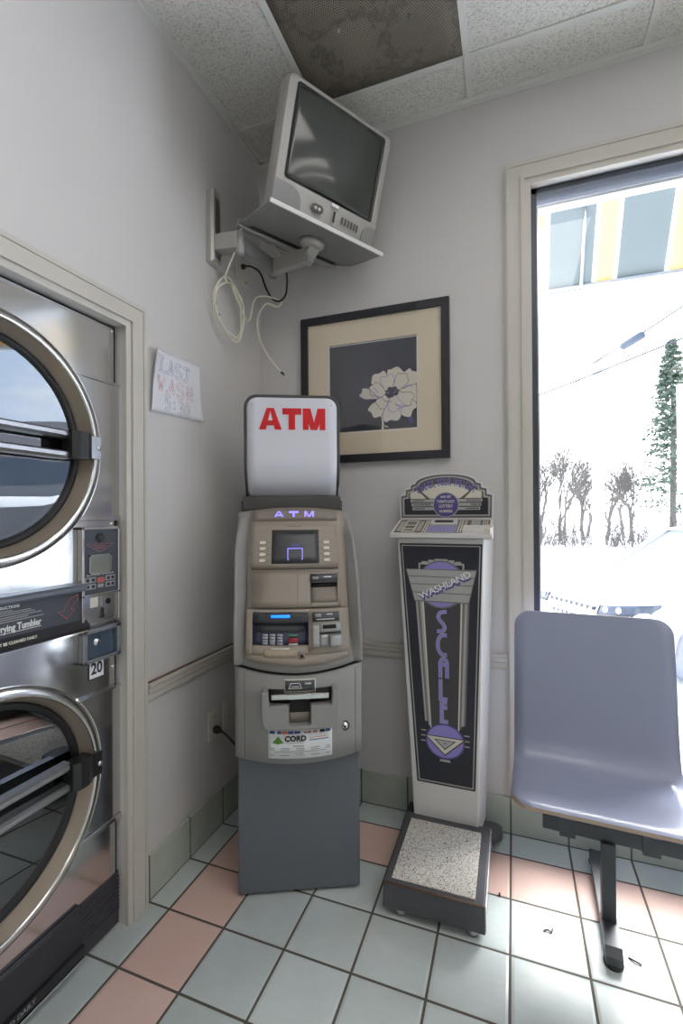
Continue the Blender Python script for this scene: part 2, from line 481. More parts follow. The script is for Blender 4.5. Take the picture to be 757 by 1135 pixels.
def block_letter(ch, w, h, st, org, right, up, material, name, parent, ext=.0006):
    """heavy A, T or M cut from straight bars, centred on org"""
    a, b = w / 2, h / 2
    Q = {'T': [[(-a, b - st), (a, b - st), (a, b), (-a, b)], [(-st / 2, -b), (st / 2, -b), (st / 2, b - st), (-st / 2, b - st)]],
         'A': [[(-a, -b), (-a + st * 1.08, -b), (st * .10, b), (-st * .56, b)], [(a, -b), (a - st * 1.08, -b), (-st * .10, b), (st * .56, b)], [(-a * .62, -b * .62), (a * .62, -b * .62), (a * .5, -b * .62 + st * .8), (-a * .5, -b * .62 + st * .8)]],
         'M': [[(-a, -b), (-a + st * .9, -b), (-a + st * .9, b), (-a, b)], [(a - st * .9, -b), (a, -b), (a, b), (a - st * .9, b)], [(-a, b), (-st * .5, -b), (st * .3, -b), (-a + st * 1.2, b)], [(a, b), (st * .5, -b), (-st * .3, -b), (a - st * 1.2, b)]]}[ch]
    r, u, o = V3(right).normalized(), V3(up).normalized(), V3(org); n = r.cross(u) * ext
    mb = MB(); mb.raw = True
    for k, q in enumerate(Q): mb.prism([o + r * x + u * y for x, y in q], n * (1 + .15 * k))
    return mb.build(name, material, parent)
def arc(cx, cy, rx, ry, a0, a1, n=10):
    return [(cx + rx * math.cos(R(a0 + (a1 - a0) * i / n)), cy + ry * math.sin(R(a0 + (a1 - a0) * i / n))) for i in range(n + 1)]
def spline(pts, n=8):
    P = [V3(p) for p in pts]; out = []
    for i in range(len(P) - 1):
        p0 = P[max(i - 1, 0)]; p1 = P[i]; p2 = P[i + 1]; p3 = P[min(i + 2, len(P) - 1)]
        for k in range(n):
            t = k / n
            out.append(.5 * ((2 * p1) + (p2 - p0) * t + (2 * p0 - 5 * p1 + 4 * p2 - p3) * t * t + (3 * p1 - p0 - 3 * p2 + p3) * t ** 3))
    out.append(P[-1]); return out
def rrect(x0, x1, y0, y1, r, n=5, corners=(1, 1, 1, 1)):
    """rounded rectangle outline; corners BL,BR,TR,TL"""
    out = []
    for (cx, cy, a, on) in ((x0 + r, y0 + r, 180, corners[0]), (x1 - r, y0 + r, 270, corners[1]), (x1 - r, y1 - r, 0, corners[2]), (x0 + r, y1 - r, 90, corners[3])):
        if on: out += arc(cx, cy, r, r, a, a + 90, n)
        else: out.append((x0 if a in (180, 90) else x1, y0 if a in (180, 270) else y1))
    return out

# ------------------------------------------------------------------ room shell
H = 2.943; XR = 4.2; YN = -5.2; T = .14
OY0, OY1, OZ = -1.622, -.842, 1.846           # dryer alcove in the left wall
struct(MB().box(-.9, XR + T, YN - T, T, -.12, 0).build('floor', M['floor']))
struct(MB().box(-.9, XR + T, YN - T, T, H, H + .12).build('ceiling', M['ceil']))
wl = MB().box(-T, 0, OY1, T, 0, H).box(-T, 0, YN - T, OY0, 0, H).box(-T, 0, OY0, OY1, OZ, H)
wl.box(-.9, -.86, OY0 - .05, OY1 + .05, 0, H).box(-.86, -T, OY1, OY1 + .05, 0, H).box(-.86, -T, OY0 - .05, OY0, 0, H)
struct(wl.build('wall_left', M['wall']))
WX0, WX1, WZ0, WZ1 = 1.206, 3.55, .26, 2.538   # front window
struct(MB().box(0, WX0, 0, T, 0, H).box(WX1, XR + T, 0, T, 0, H).box(WX0, WX1, 0, T, 0, WZ0).box(WX0, WX1, 0, T, WZ1, H).build('wall_far', M['wall']))
struct(MB().box(XR, XR + T, YN - T, 0, 0, H).build('wall_right', M['wall']))
struct(MB().box(-.9, XR + T, YN - T, YN, 0, H).build('wall_near', M['wall']))

# stepped casing mouldings
def casing_y(mb, y0, y1, z0, z1, inner, depth=.02):   # on the left wall, vertical leg: inner = side of the opening (-1: low y)
    w = y1 - y0
    steps = ((0, .10, .012), (.10, .22, .022), (.22, .62, .018), (.62, .78, .024), (.78, 1., .016))
    for a, b, d in steps:
        ya, yb = (y1 - w * b, y1 - w * a) if inner < 0 else (y0 + w * a, y0 + w * b)
        mb.box(0, d, ya, yb, z0, z1)
    return mb
tr = MB()
W_ = .088
STEPS = ((0, .10, .012), (.10, .22, .022), (.22, .62, .018), (.62, .78, .024), (.78, 1., .016))
def picture_casing(mb, a0, a1, z0, z1, w, P, closed=False, depth=1.):
    """mitred stepped casing round an opening a0..a1 × z0..z1; P maps (a, z, out) to 3-D"""
    for s0, s1, d in STEPS:
        d *= depth
        o0, o1 = w * (1 - s0), w * (1 - s1)          # distance outside the opening
        for k in range(4 if closed else 3):
            if k == 0: q = [(a0 - o0, z0 if not closed else z0 - o0), (a0 - o1, z0 if not closed else z0 - o1), (a0 - o1, z1 + o1), (a0 - o0, z1 + o0)]
            elif k == 1: q = [(a0 - o0, z1 + o0), (a0 - o1, z1 + o1), (a1 + o1, z1 + o1), (a1 + o0, z1 + o0)]
            elif k == 2: q = [(a1 + o1, z0 if not closed else z0 - o1), (a1 + o0, z0 if not closed else z0 - o0), (a1 + o0, z1 + o0), (a1 + o1, z1 + o1)]
            else: q = [(a0 - o0, z0 - o0), (a1 + o0, z0 - o0), (a1 + o1, z0 - o1), (a0 - o1, z0 - o1)]
            mb.prism([P(a, z, 0) for a, z in q], V3(P(0, 0, d)) - V3(P(0, 0, 0)))
    return mb
struct(picture_casing(MB(), OY0, OY1, 0, OZ, .088, lambda a, z, d: (d, a, z)).build('trim_1', M['trim']))
struct(picture_casing(MB(), WX0, WX1, WZ0, WZ1, .1, lambda a, z, d: (a, -d, z), closed=True).build('trim_2', M['trim']))
# chair rails
rp = [(0, 0), (.006, 0), (.012, .012), (.012, .03), (.02, .036), (.02, .05), (.026, .056), (.026, .064), (0, .064)]
struct(MB().prism([(d, OY1 + .088, .645 + z) for d, z in rp], (0, -OY1 - .088, 0)).build('trim_3', M['trim']))
struct(MB().prism([(0, -d, .64 + z) for d, z in rp], (WX0 - .1, 0, 0)).prism([(WX1 + .1, -d, .64 + z) for d, z in rp], (XR - WX1 - .1, 0, 0)).build('trim_4', M['trim']))
rt = bpy.data.objects['trim_3']
MB().box(0, .010, OY1 + .088, 0, .7085, .7115).build('worn_top_line', M['rust'], rt)
# tile baseboards
struct(MB().box(0, .012, OY1 + .088, 0, 0, .148, .002).box(0, .012, YN, OY0 - .088, 0, .148, .002).build('baseboard_left', M['base_y']))
struct(MB().box(.012, XR, -.012, 0, 0, .142, .002).build('baseboard_far', M['base_x']))
struct(MB().box(XR - .012, XR, YN, -.012, 0, .142, .002).build('baseboard_right', M['base_y']))
# suspended ceiling grid
gx = [.374 + .61 * k for k in range(-0, 7)]; gy = [-.198 - .61 * k for k in range(9)]
g = MB()
for x in gx:
    if x < XR: g.box(x - .012, x + .012, YN, 0, H - .006, H + .001)
for y in gy:
    if y > YN: g.box(0, XR, y - .012, y + .012, H - .0065, H + .001)
struct(g.build('trim_5', M['tbar']))
g = MB()
for (x0, x1, y0, y1) in ((0, .022, YN, 0), (XR - .022, XR, YN, 0), (0, XR, -.022, 0), (0, XR, YN, YN + .022)):
    g.box(x0, x1, y0, y1, H - .007, H + .001)
g.box(0, .003, YN, 0, H - .022, H).box(0, XR, -.003, 0, H - .022, H)
struct(g.build('trim_6', M['tbar']))

# front window: dark frame, aluminium stop, glass
w1 = struct(MB().box(WX0, WX0 + .022, .02, .10, WZ0, WZ1).box(WX1 - .022, WX1, .02, .10, WZ0, WZ1).box(WX0, WX1, .02, .10, WZ1 - .022, WZ1).box(WX0, WX1, .02, .10, WZ0, WZ0 + .03).box(2.35, 2.39, .02, .10, WZ0, WZ1)
    .build('window_1', M['blackframe']))
MB().box(WX0 + .022, WX1 - .022, .055, .10, WZ1 - .062, WZ1 - .05).box(WX0 + .022, WX0 + .030, .06, .1, WZ0 + .03, WZ1 - .06).build('window_stop', M['alu'], w1)
MB().box(WX0 + .022, 2.35, .064, .070, WZ0 + .03, WZ1 - .022).box(2.39, WX1 - .022, .064, .070, WZ0 + .03, WZ1 - .022).build('window_pane', M['glass'], w1)
# ceiling return-air panel
va = thing('ceiling_vent', (.679, -.503, H), 'dirty brown perforated ceiling vent panel above the television', 'ceiling vent')
def vpt(u, v): return (.386 + u * .586, -.210 - v * .586, H - .004 - .010 * math.sin(PI * u) * math.sin(PI * v))
MB().slab(vpt, lambda u, v: (vpt(u, v)[0], vpt(u, v)[1], H - .001), 12, 12).build('perforated_panel', M['vent'], va)
for x, y in ((.58, -.46), (.72, -.55), (.62, -.68), (.82, -.42), (.8, -.72)): MB().lathe([(1e-4, -.004), (.004, -.004), (.004, .004)], (x, y, H - .014), (0, 0, 1), 10).build('screw', M['steel_dull'], va)

# unseen ceiling troffers: some mirrored in the television, others added to brighten the room
def troffer(x, y, label):
    t = thing('ceiling_light', (x, y, H), label, 'ceiling light', group='fluorescent ceiling lights')
    f = MB()
    for (x0, x1, y0, y1) in ((x + .014, x + .04, y + .014, y + 1.206), (x + .57, x + .596, y + .014, y + 1.206), (x + .014, x + .596, y + .014, y + .04), (x + .014, x + .596, y + 1.18, y + 1.206)):
        f.box(x0, x1, y0, y1, H - .018, H - .002)
    f.build('frame', M['white'], t)
    MB().box(x + .04, x + .57, y + .04, y + 1.18, H - .012, H - .004).build('diffuser', M['diffuser'], t)
for k, j, lb_ in ((3, 3, 'ceiling light panel nearest the front window'), (1, 3, 'unseen ceiling light panel nearest the dryer wall'), (4, 7, 'unseen ceiling light panel at the rear by the right wall'), (1, 7, 'unseen ceiling light panel at the rear by the dryer wall'), (5, 3, 'unseen ceiling light panel beside the right wall')):
    troffer(gx[k], gy[j], lb_)

# ------------------------------------------------------------------ stacked dryer
dr = thing('stacked_dryer', (-.4, -1.232, 0), 'stainless steel stacked tumble dryer with two round glass doors, set in the left wall', 'dryer')
FX = -.02
def plate_hole(mb, y0, y1, z0, z1, cy, cz, r, xf, xb, n=64):
    """front plate with a round hole, facing +x"""
    ang = [2 * PI * k / n for k in range(n)]
    for yy, zz in ((y0, z0), (y1, z0), (y1, z1), (y0, z1)): ang.append(math.atan2(zz - cz, yy - cy) % (2 * PI))
    ang = sorted(set(ang)); m = len(ang)
    vs = []
    for a in ang:
        c, s_ = math.cos(a), math.sin(a); ts = []
        if c > 1e-9: ts.append((y1 - cy) / c)
        if c < -1e-9: ts.append((y0 - cy) / c)
        if s_ > 1e-9: ts.append((z1 - cz) / s_)
        if s_ < -1e-9: ts.append((z0 - cz) / s_)
        t = min(ts)
        vs += [(xf, cy + r * c, cz + r * s_), (xf, cy + t * c, cz + t * s_), (xb, cy + r * c, cz + r * s_)]
    fs = []
    for i in range(m):
        j = (i + 1) % m
        fs += [[3 * i, 3 * i + 1, 3 * j + 1, 3 * j], [3 * i, 3 * j, 3 * j + 2, 3 * i + 2]]
    return mb.add(vs, fs)
DY0, DY1 = -1.612, -.852; CY = -1.229
UZ, LZ = 1.447, .536
body = MB()
plate_hole(body, DY0, DY1, .945, 1.84, CY, UZ, .296, FX, -.16)
plate_hole(body, DY0, DY1, .165, .945, CY, LZ, .296, FX, -.16)
body.box(-.80, -.17, DY0, DY1, .01, 1.84)
body.box(-.17, FX, DY1 - .004, DY1, .165, 1.84).box(-.17, FX, DY0, DY0 + .004, .165, 1.84).box(-.17, FX, DY0, DY1, 1.836, 1.84)
body.build('body', M['steel'], dr)
def surround(cz, z0, z1):
    for s in (1, -1):
        mb = MB()
        r = .303; n = 14
        a0, a1 = math.asin((z0 - cz) / r) if abs(z0 - cz) < r else -PI / 2, math.asin((z1 - cz) / r)
        edge = DY1 + .022 if s > 0 else DY0 - .0
        pts = [(FX, CY + s * r * math.cos(a0 + (a1 - a0) * i / n), cz + r * math.sin(a0 + (a1 - a0) * i / n)) for i in range(n + 1)]
        pts += [(FX, edge, z1), (FX, edge, z0)]
        mb.prism(pts, (.006, 0, 0))
        # folded bright lips along top and bottom
        for z in (z0, z1):
            yy = CY + s * math.sqrt(max(r * r - (z - cz) ** 2, 0))
            lo, hi = sorted((yy, edge))
            mb.box(FX, FX + .012, lo, hi, z - .004, z + .010 if z == z0 else z + .004, .0015)
        so_ = mb.build('door_surround', M['steel'], dr)
        MB().tube([(FX + .006, CY + s * .316 * math.cos(a0 + (a1 - a0) * i / 20), cz + .316 * math.sin(a0 + (a1 - a0) * i / 20)) for i in range(21)], .0035, 6).build('rolled_edge', M['chrome'], so_)
surround(UZ, 1.25, 1.662)
surround(LZ, .335, .738)
def dryer_door(cz, clasp_mat, nm):
    d = MB().lathe([(.300, -.03), (.313, -.03), (.314, -.014), (.311, -.008), (.305, -.005), (.291, -.001), (.287, -.003), (.286, -.012)], (0, CY, cz), (1, 0, 0), 96).build('door', M['rim'], dr)
    MB().lathe([(.286, -.006), (.270, -.05)], (0, CY, cz), (1, 0, 0), 96).build('inner_ring', M['bronze'], d)
    MB().lathe([(.272, -.052), (.270, -.044), (.262, -.042), (.254, -.046), (.250, -.056)], (0, CY, cz), (1, 0, 0), 96).build('gasket', M['rubber'], d)
    MB().lathe([(.252 * k / 12 + 1e-4, -.0585 + .0065 * (k / 12) ** 2) for k in range(12, -1, -1)], (0, CY, cz), (1, 0, 0), 64).build('glass', M['glass_dryer'], d)
    MB().lathe([(.256, -.06), (.256, -.159), (1e-4, -.159)], (0, CY, cz), (1, 0, 0), 48).build('drum', M['drum'], d)
    zb = cz + .012
    hb = MB()
    for dz in (.025, -.031):
        y0 = CY - .20; y1 = CY + .212
        hb.prism([(x, y0, zb + dz + z) for x, z in ((-.035, -.012), (-.012, -.011), (-.004, -.004), (-.004, .006), (-.012, .011), (-.035, .012))], (0, y1 - y0, 0))
    hb.build('handle_bar', M['steel_dull'], d)
    cl = MB()
    cl.prism([(-.03, CY + .205, 0), (.008, CY + .205, 0), (.016, CY + .225, 0), (.016, CY + .25, 0), (.008, CY + .268, 0), (-.03, CY + .268, 0)], (0, 0, .075))
    co = cl.build('latch', M['black'], d); co.data.transform(Matrix.Translation((0, 0, zb - .0405)))
    MB().box(-.006, .006, CY + .262, CY + .303, zb - .036, zb + .03, .002).build('latch_tab', clasp_mat, d)
    MB().lathe([(1e-4, .004), (.006, .004), (.007, 0)], (.006, CY + .294, zb - .004), (1, 0, 0), 12).build('screw', M['chrome'], d)
    # left hinge
    MB().box(-.03, .008, CY - .29, CY - .19, zb - .04, zb + .034, .004).build('hinge', M['steel_dull'], d)
dryer_door(UZ, M['steel_dull'], 'u'); dryer_door(LZ, M['black'], 'l')
# coin / control panel (upper)
X1 = -.004
cp = MB().box(FX, X1 - .004, -.985, -.852, .948, 1.226, .002).build('control_panel', M['slate'], dr)
fr = MB()
for (a, b, c, e) in ((-.986, -.978, .95, 1.228), (-.859, -.851, .95, 1.228), (-.986, -.851, 1.219, 1.228), (-.986, -.851, 1.026, 1.035), (-.986, -.851, .944, .952)): fr.box(FX, X1 + .003, a, b, c, e, .0015)
fr.build('chrome_frame', M['chrome'], cp)
MB().box(X1 - .004, X1 - .002, -.977, -.86, .953, 1.026).build('coin_plate', M['rim'], cp)
MB().lathe([(1e-4, .004), (.006, .004), (.010, .006), (.012, .004), (.0125, 0)], (X1 - .004, -.92, 1.195), (1, 0, 0), 20).build('lock', M['black'], cp)
dsp = MB()
for (a, b, c, e) in ((-.960, -.955, 1.090, 1.147), (-.886, -.881, 1.090, 1.147), (-.96, -.881, 1.142, 1.147), (-.96, -.881, 1.090, 1.095)): dsp.box(X1 - .004, X1, a, b, c, e)
dp = dsp.build('display_bezel', M['chrome'], cp)
MB().box(X1 - .004, X1 - .002, -.955, -.886, 1.095, 1.142).build('display', M['display'], cp)
for (a, b, c, e) in ((-.972, -.936, 1.067, 1.082), (-.972, -.936, 1.048, 1.063), (-.900, -.866, 1.067, 1.082), (-.900, -.866, 1.048, 1.063)):
    MB().box(X1 - .004, X1 - .003, a, b, c, e).build('button_panel', M['print_gray'], cp)
    for yy in (a + .009, b - .009):
        MB().box(X1 - .003, X1 - .0015, yy - .005, yy + .005, c + .003, e - .003, .0005).build('button', M['black'], cp)
MB().box(X1 - .004, X1 - .002, -.931, -.905, 1.064, 1.079).build('indicator', M['red_line'], cp)
MB().box(X1 - .004, X1 - .003, -.928, -.908, 1.050, 1.060).build('indicator', M['print_gray'], cp)
ribbons([[(-.047, .022), (.052, .022), (.0, -.002), (-.047, .022)]], .0012, (X1 - .004, -.92, 1.156), (0, 1, 0), (0, 0, 1), .0006).build('arrow_mark', M['red_line'], cp)
ribbons([[(-.02, .016), (.02, .016)], [(-.014, .010), (.014, .010)]], .0014, (X1 - .004, -.92, 1.156), (0, 1, 0), (0, 0, 1), .0006).build('arrow_mark', M['red_line'], cp)
text('SELECT DRYING TEMPERATURE', .0068, (X1 - .0035, -.919, 1.0885), (0, 1, 0), (0, 0, 1), M['print_white'], 'lettering', cp, xs=.98)
MB().box(X1 - .002, X1 - .0012, -.956, -.93, .995, 1.024).build('coin_label', M['sc_cream'], cp)
MB().box(X1 - .002, X1 + .004, -.924, -.918, .996, 1.022, .001).build('coin_slot', M['steel_dull'], cp)
MB().lathe([(1e-4, .001), (.009, .001), (.009, 0)], (X1 - .002, -.894, 1.006), (1, 0, 0), 16).build('coin_return', M['black'], cp)
MB().prism([(X1 - .002, -.9165, .99), (X1 - .002, -.9115, .99), (X1 - .002, -.9125, .970), (X1 - .002, -.907, .962), (X1 - .002, -.922, .96), (X1 - .002, -.917, .968)], (.004, 0, 0)).build('lever', M['black'], cp)
# dark band with writing
bd = MB().box(FX, FX + .010, DY0, -.984, .950, 1.066, .001).build('fascia_band', M['slate'], dr)
MB().prism([(FX, DY0, 1.05), (.012, DY0, 1.05), (.016, DY0, 1.056), (.016, DY0, 1.064), (.010, DY0, 1.07), (FX, DY0, 1.07)], (0, -.984 - DY0, 0)).build('rail', M['slate_lt'], bd)
MB().prism([(FX, DY0, .938), (.004, DY0, .938), (.010, DY0, .948), (FX + .011, DY0, .968), (FX, DY0, .968)], (0, -.968 - DY0, 0)).build('lower_strip', M['slate_dk'], bd)
MB().box(FX, .006, DY0, -.966, .933, .938).build('edge_line', M['chrome'], bd)
BX = FX + .0105
text('DRYER OPERATING INSTRUCTIONS', .0095, (BX, -1.157, 1.040), (0, 1, 0), (0, 0, 1), M['print_white'], 'lettering', bd, .0003, align='RIGHT')
for k, (yr, z) in enumerate(((-1.175, 1.032), (-1.128, 1.0275), (-1.1175, 1.0225), (-1.10, 1.0165), (-1.135, 1.0115), (-1.094, 1.006))):
    MB().box(BX - .0003, BX + .0003, -1.235, yr, z - .0012, z + .0012).build('print_line', M['print_gray'], bd)
text('Drying Tumbler', .024, (BX, -1.101, .9895), (0, 1, 0), (0, 0, 1), M['print_white'], 'lettering', bd, .0006, align='RIGHT', xs=.74)
MB().box(BX - .0003, BX + .0003, -1.3, -1.101, .9775, .979).build('print_line', M['print_white'], bd)
text('LINT SCREEN MUST BE CLEANED DAILY', .0095, (.0085, -1.125, .9575), (0, 1, 0), (-.35, 0, .94), M['sc_cream'], 'lettering', bd, .0003, align='RIGHT')
ribbons([[(.034, .029), (.034, .014)] + [(.022, .006), (.014, -.006), (.012, -.009), (.024, -.009), (.0, -.033), (-.026, -.009), (-.010, -.009), (-.004, .006), (.012, .022), (.034, .029)]], .0016, (BX - .0003, -1.027, 1.0115), (0, 1, 0), (0, 0, 1), .0006).build('arrow_mark', M['red_line'], bd)
# lower coin box with window
bx = MB()
for (a, b, c, e) in ((-.985, -.970, .838, .935), (-.866, -.852, .838, .935), (-.985, -.852, .922, .935), (-.985, -.852, .838, .848)): bx.box(FX, .002, a, b, c, e, .0015)
bx = bx.build('coin_box_frame', M['steel_dull'], dr)
MB().box(FX, FX + .006, -.972, -.864, .846, .924).build('coin_window', M['car_glass'], bx)
MB().lathe([(1e-4, .006), (.006, .006), (.012, .002), (.013, 0)], (FX + .006, -.926, .891), (1, 0, 0), 20).build('lock', M['chrome'], bx)
nb = MB().box(FX, FX + .0015, -.951, -.896, .783, .840).build('number_plate', M['print_black'], dr)
MB().box(FX + .0015, FX + .002, -.948, -.899, .786, .837).build('number_label', M['sticker'], nb)
text('20', .046, (FX + .0022, -.9235, .812), (0, 1, 0), (0, 0, 1), M['print_black'], 'lettering', nb, .0012, xs=.86)
for y, z in ((-.996, .932), (-.862, 1.828), (-.866, 1.237), (-.862, .80)): MB().lathe([(1e-4, .003), (.005, .003), (.006, 0)], (FX, y, z), (1, 0, 0), 12).build('screw', M['chrome'], dr)
# kick plate
kp = MB().box(-.10, -.018, DY0, DY1 + .006, .008, .165)
kp = kp.build('kick_plate', M['kick'], dr)
rb = MB()
for k in range(9): rb.box(-.018, -.015, DY0, DY1 + .006, .05 + k * .012, .056 + k * .012)
rb.build('ribs', M['kick'], kp)
kd = MB().prism([(-.018, DY0, .065), (-.004, DY0, .065), (-.004, DY0, .165), (-.008, DY0, .168), (-.018, DY0, .168)], (0, -.985 - DY0, 0)).build('lint_door', M['slate_dk'], kp)
MB().prism([(-.018, DY0, .03), (.002, DY0, .034), (.004, DY0, .062), (-.018, DY0, .068)], (0, -.985 - DY0, 0)).build('lint_strip', M['black'], kp)
MB().box(-.018, .004, DY0, -.985, .024, .030, .001).build('edge_line', M['chrome'], kp)
text('LINT SCREEN MUST BE CLEANED DAILY', .017, (.0042, -1.128, .050), (0, 1, 0), (.06, 0, 1), M['print_gray'], 'lettering', kp, .0003, align='RIGHT')

# ------------------------------------------------------------------ cash machine
atm = thing('atm', (.4595, -.551, 0), 'grey freestanding ATM with an upright red lettered white sign, in the corner', 'cash machine', rot=Matrix.Rotation(R(25.6), 4, 'Z'), local=True)
def interp(z, tab):
    if z <= tab[0][0]: return tab[0][1]
    for (a, fa), (b, fb) in zip(tab[:-1], tab[1:]):
        if z <= b: return fa + (fb - fa) * (z - a) / (b - a)
    return tab[-1][1]
YS = [(.75, -.012), (.80, -.006), (.86, .006), (.96, .032), (1.06, .062), (1.20, .13), (1.26, .158), (1.30, .172)]
BS = [(.75, .055), (.86, .036), (1.0, .022), (1.2, .014), (1.3, .012)]
XS = [(.75, 0), (1.0, -.003), (1.2, -.011), (1.3, -.014)]       # the head leans a touch to its left
def F(x, z, off=0.):
    q = max(0, 1 - ((x - interp(z, XS)) / .205) ** 2)
    return V3((x, interp(z, YS) - interp(z, BS) * q - off, z))
def patch(mb, x0, x1, z0, z1, off, thick, nu=10, nv=4, arch=0., smile=0.):
    def fr(u, v, o):
        x = x0 + (x1 - x0) * u; q = 1 - (2 * u - 1) ** 2
        lo = z0 - smile * q; hi = z1 + arch * q
        return F(x, lo + (hi - lo) * v, o)
    return mb.slab(lambda u, v: fr(u, v, off), lambda u, v: fr(u, v, off - thick), nu, nv)
def frame_patch(x0, x1, z0, z1, hx0, hx1, hz0, hz1, off, thick, **kw):
    mb = MB()
    patch(mb, x0, hx0, z0, z1, off, thick, 3, 6); patch(mb, hx1, x1, z0, z1, off, thick, 3, 6)
    patch(mb, hx0, hx1, hz1, z1, off, thick, 8, 2); patch(mb, hx0, hx1, z0, hz0, off, thick, 8, 2)
    return mb
# lower safe
MB().box(-.2015, .2015, 0, .47, .012, .50, .004).build('safe_cabinet', M['atm_low'], atm)
for x in (-.17, .17):
    for y in (.05, .42): MB().lathe([(1e-4, 0), (.018, 0), (.018, .014), (1e-4, .014)], (x, y, 0), (0, 0, 1), 16).build('foot', M['rubber'], atm)
# middle door
def Dz(x, top): 
    q = max(0, 1 - (x / .209) ** 2)
    return .766 - .022 * q if top else .470 - .005 * q
def Dy(x, off=0):
    q = max(0, 1 - (x / .209) ** 2)
    return -.008 - .057 * q - off
def dpt(u, v, yb=None, off=0):
    x = -.209 + .418 * u; z = Dz(x, 0) + (Dz(x, 1) - Dz(x, 0)) * v
    return V3((x, Dy(x, off) if yb is None else yb, z))
dd = MB().slab(lambda u, v: dpt(u, v), lambda u, v: dpt(u, v, .46), 24, 4).build('dispenser_door', M['atm_mid'], atm)
MB().slab(lambda u, v: V3((-.203 + .406 * u, Dy(-.203 + .406 * u, -.012), .735 + .06 * v)), lambda u, v: V3((-.203 + .406 * u, .44, .735 + .06 * v)), 20, 1).build('dark_gap', M['atm_line'], atm)
def dpatch(x0, x1, z0, z1, off, thick, n=10):
    return MB().slab(lambda u, v: V3((x0 + (x1 - x0) * u, Dy(x0 + (x1 - x0) * u, off), z0 + (z1 - z0) * v)), lambda u, v: V3((x0 + (x1 - x0) * u, Dy(x0 + (x1 - x0) * u, off - thick), z0 + (z1 - z0) * v)), n, 1)
for x in (-.176, .186): dpatch(x - .0008, x + .0008, .472, .75, .0004, .002, 1).build('seam_line', M['atm_char'], dd)
lb = dpatch(-.047, .053, .695, .735, .004, .006).build('slot_label', M['plate'], dd)
dpatch(-.044, .050, .698, .732, .0045, .001).build('label_face', M['atm_label'], lb)
ribbons([[(-.02, -.008), (.02, -.008), (.014, .008), (-.014, .008), (-.02, -.008)], [(-.012, -.002), (.012, -.002)]], .002, (-.012, Dy(0, .0052), .715), (1, 0, 0), (0, 0, 1), .0006).build('slot_symbol', M['print_white'], lb)
dpatch(.018, .038, .719, .723, .005, .001, 2).build('print_line', M['print_white'], lb)
# cash tray
tray_pts = [(-.118, .706), (-.098, .706), (-.094, .66), (-.032, .66)] + [(-.032, .604), (-.026, .598), (.030, .598), (.036, .604)] + [(.036, .66), (.102, .66), (.106, .709), (.127, .709), (.126, .62)] + arc(.1, .610, .024, .024, 0, -90, 4) + arc(-.091, .610, .024, .024, -90, -180, 4) + [(-.117, .62)]
ty = Dy(0) - .03
MBt = MB().prism([(x, ty, z) for x, z in tray_pts], (0, .05, 0))
tray = MBt.build('cash_tray', M['atm_mid'], dd)
bv = tray.modifiers.new('bevel', 'BEVEL'); bv.width = .004; bv.segments = 2; bv.limit_method = 'ANGLE'
dpatch(-.096, .104, .655, .703, .002, .004).build('cash_slot', M['atm_line'], dd)
MB().box(-.088, .096, Dy(0) - .018, Dy(0) - .004, .676, .694, .003).build('slot_flap', M['chrome'], dd)
dpatch(-.032, .036, .598, .662, .003, .005).build('tray_recess', M['atm_taupe'], dd)
MB().prism([(-.03, Dy(0) - .006, .632), (.034, Dy(0) - .006, .632)] + [(x + .002, Dy(0) - .006, z) for x, z in arc(0, .662, .032, .012, 0, 180, 8)], (0, .003, 0)).build('finger_notch', M['atm_line'], dd)
# lock
lk = MB().lathe([(1e-4, .008), (.006, .008), (.007, .004), (.010, .004), (.012, 0)], (.149, Dy(.149), .567), (0, -1, 0), 24).build('lock', M['chrome'], dd)
MB().lathe([(.013, .002), (.016, .002), (.016, -.002), (.013, -.002)], (.149, Dy(.149), .567), (0, -1, 0), 24, close=True).build('lock_ring', M['black'], lk)
MB().lathe([(1e-4, .0085), (.004, .0085), (.004, .0075)], (.149, Dy(.149), .567), (0, -1, 0), 16).build('keyhole', M['atm_line'], lk)
# notice sticker
st = dpatch(-.099, .106, .482, .574, .0008, .0012, 16).build('notice_sticker', M['sticker'], dd)
SY = lambda x: Dy(x, .0012)
def srect(x0, x1, z0, z1, m, nm='print_block'): dpatch(x0, x1, z0, z1, .0014, .001, 4).build(nm, M[m], st)
for a, b, m in ((-.094, -.078, 'blue_print'), (-.070, -.056, 'blue_print'), (-.055, -.037, 'orange_print'), (-.036, -.018, 'blue_print'), (-.016, .003, 'blue_print'), (.066, .082, 'print_black'), (.084, .10, 'blue_print')):
    srect(a, b, .5605, .5695, m, 'card_logo')
for a, b in ((.016, .022), (.026, .038), (.044, .058)): srect(a, b, .562, .567, 'red_line', 'card_logo')
MB().prism([(-.086, SY(-.086), .532), (-.069, SY(-.069), .527), (-.05, SY(-.05), .532), (-.067, SY(-.067), .553)], (0, -.0006, 0)).build('triangle_logo', M['green_logo'], st)
text('CORD', .0235, (-.012, SY(0) - .0008, .5455), (1, 0, 0), (0, 0, 1), M['print_black'], 'lettering', st, .0011, xs=1.02)
text('FINANCIAL SERVICES', .0052, (-.012, SY(0) - .0008, .5325), (1, 0, 0), (0, 0, 1), M['print_gray'], 'lettering', st, 0, xs=1.05)
srect(.032, .088, .546, .5475, 'orange_print', 'print_line'); srect(.032, .094, .538, .5405, 'blue_print', 'print_line')
srect(-.02, .015, .520, .5235, 'print_gray', 'print_line')
for k, (a, b) in enumerate(((-.094, .1), (-.094, .1), (-.08, .085), (-.016, .012), (-.094, .1))):
    srect(a, b, .5135 - k * .0055, .5158 - k * .0055, 'print_gray', 'print_line')
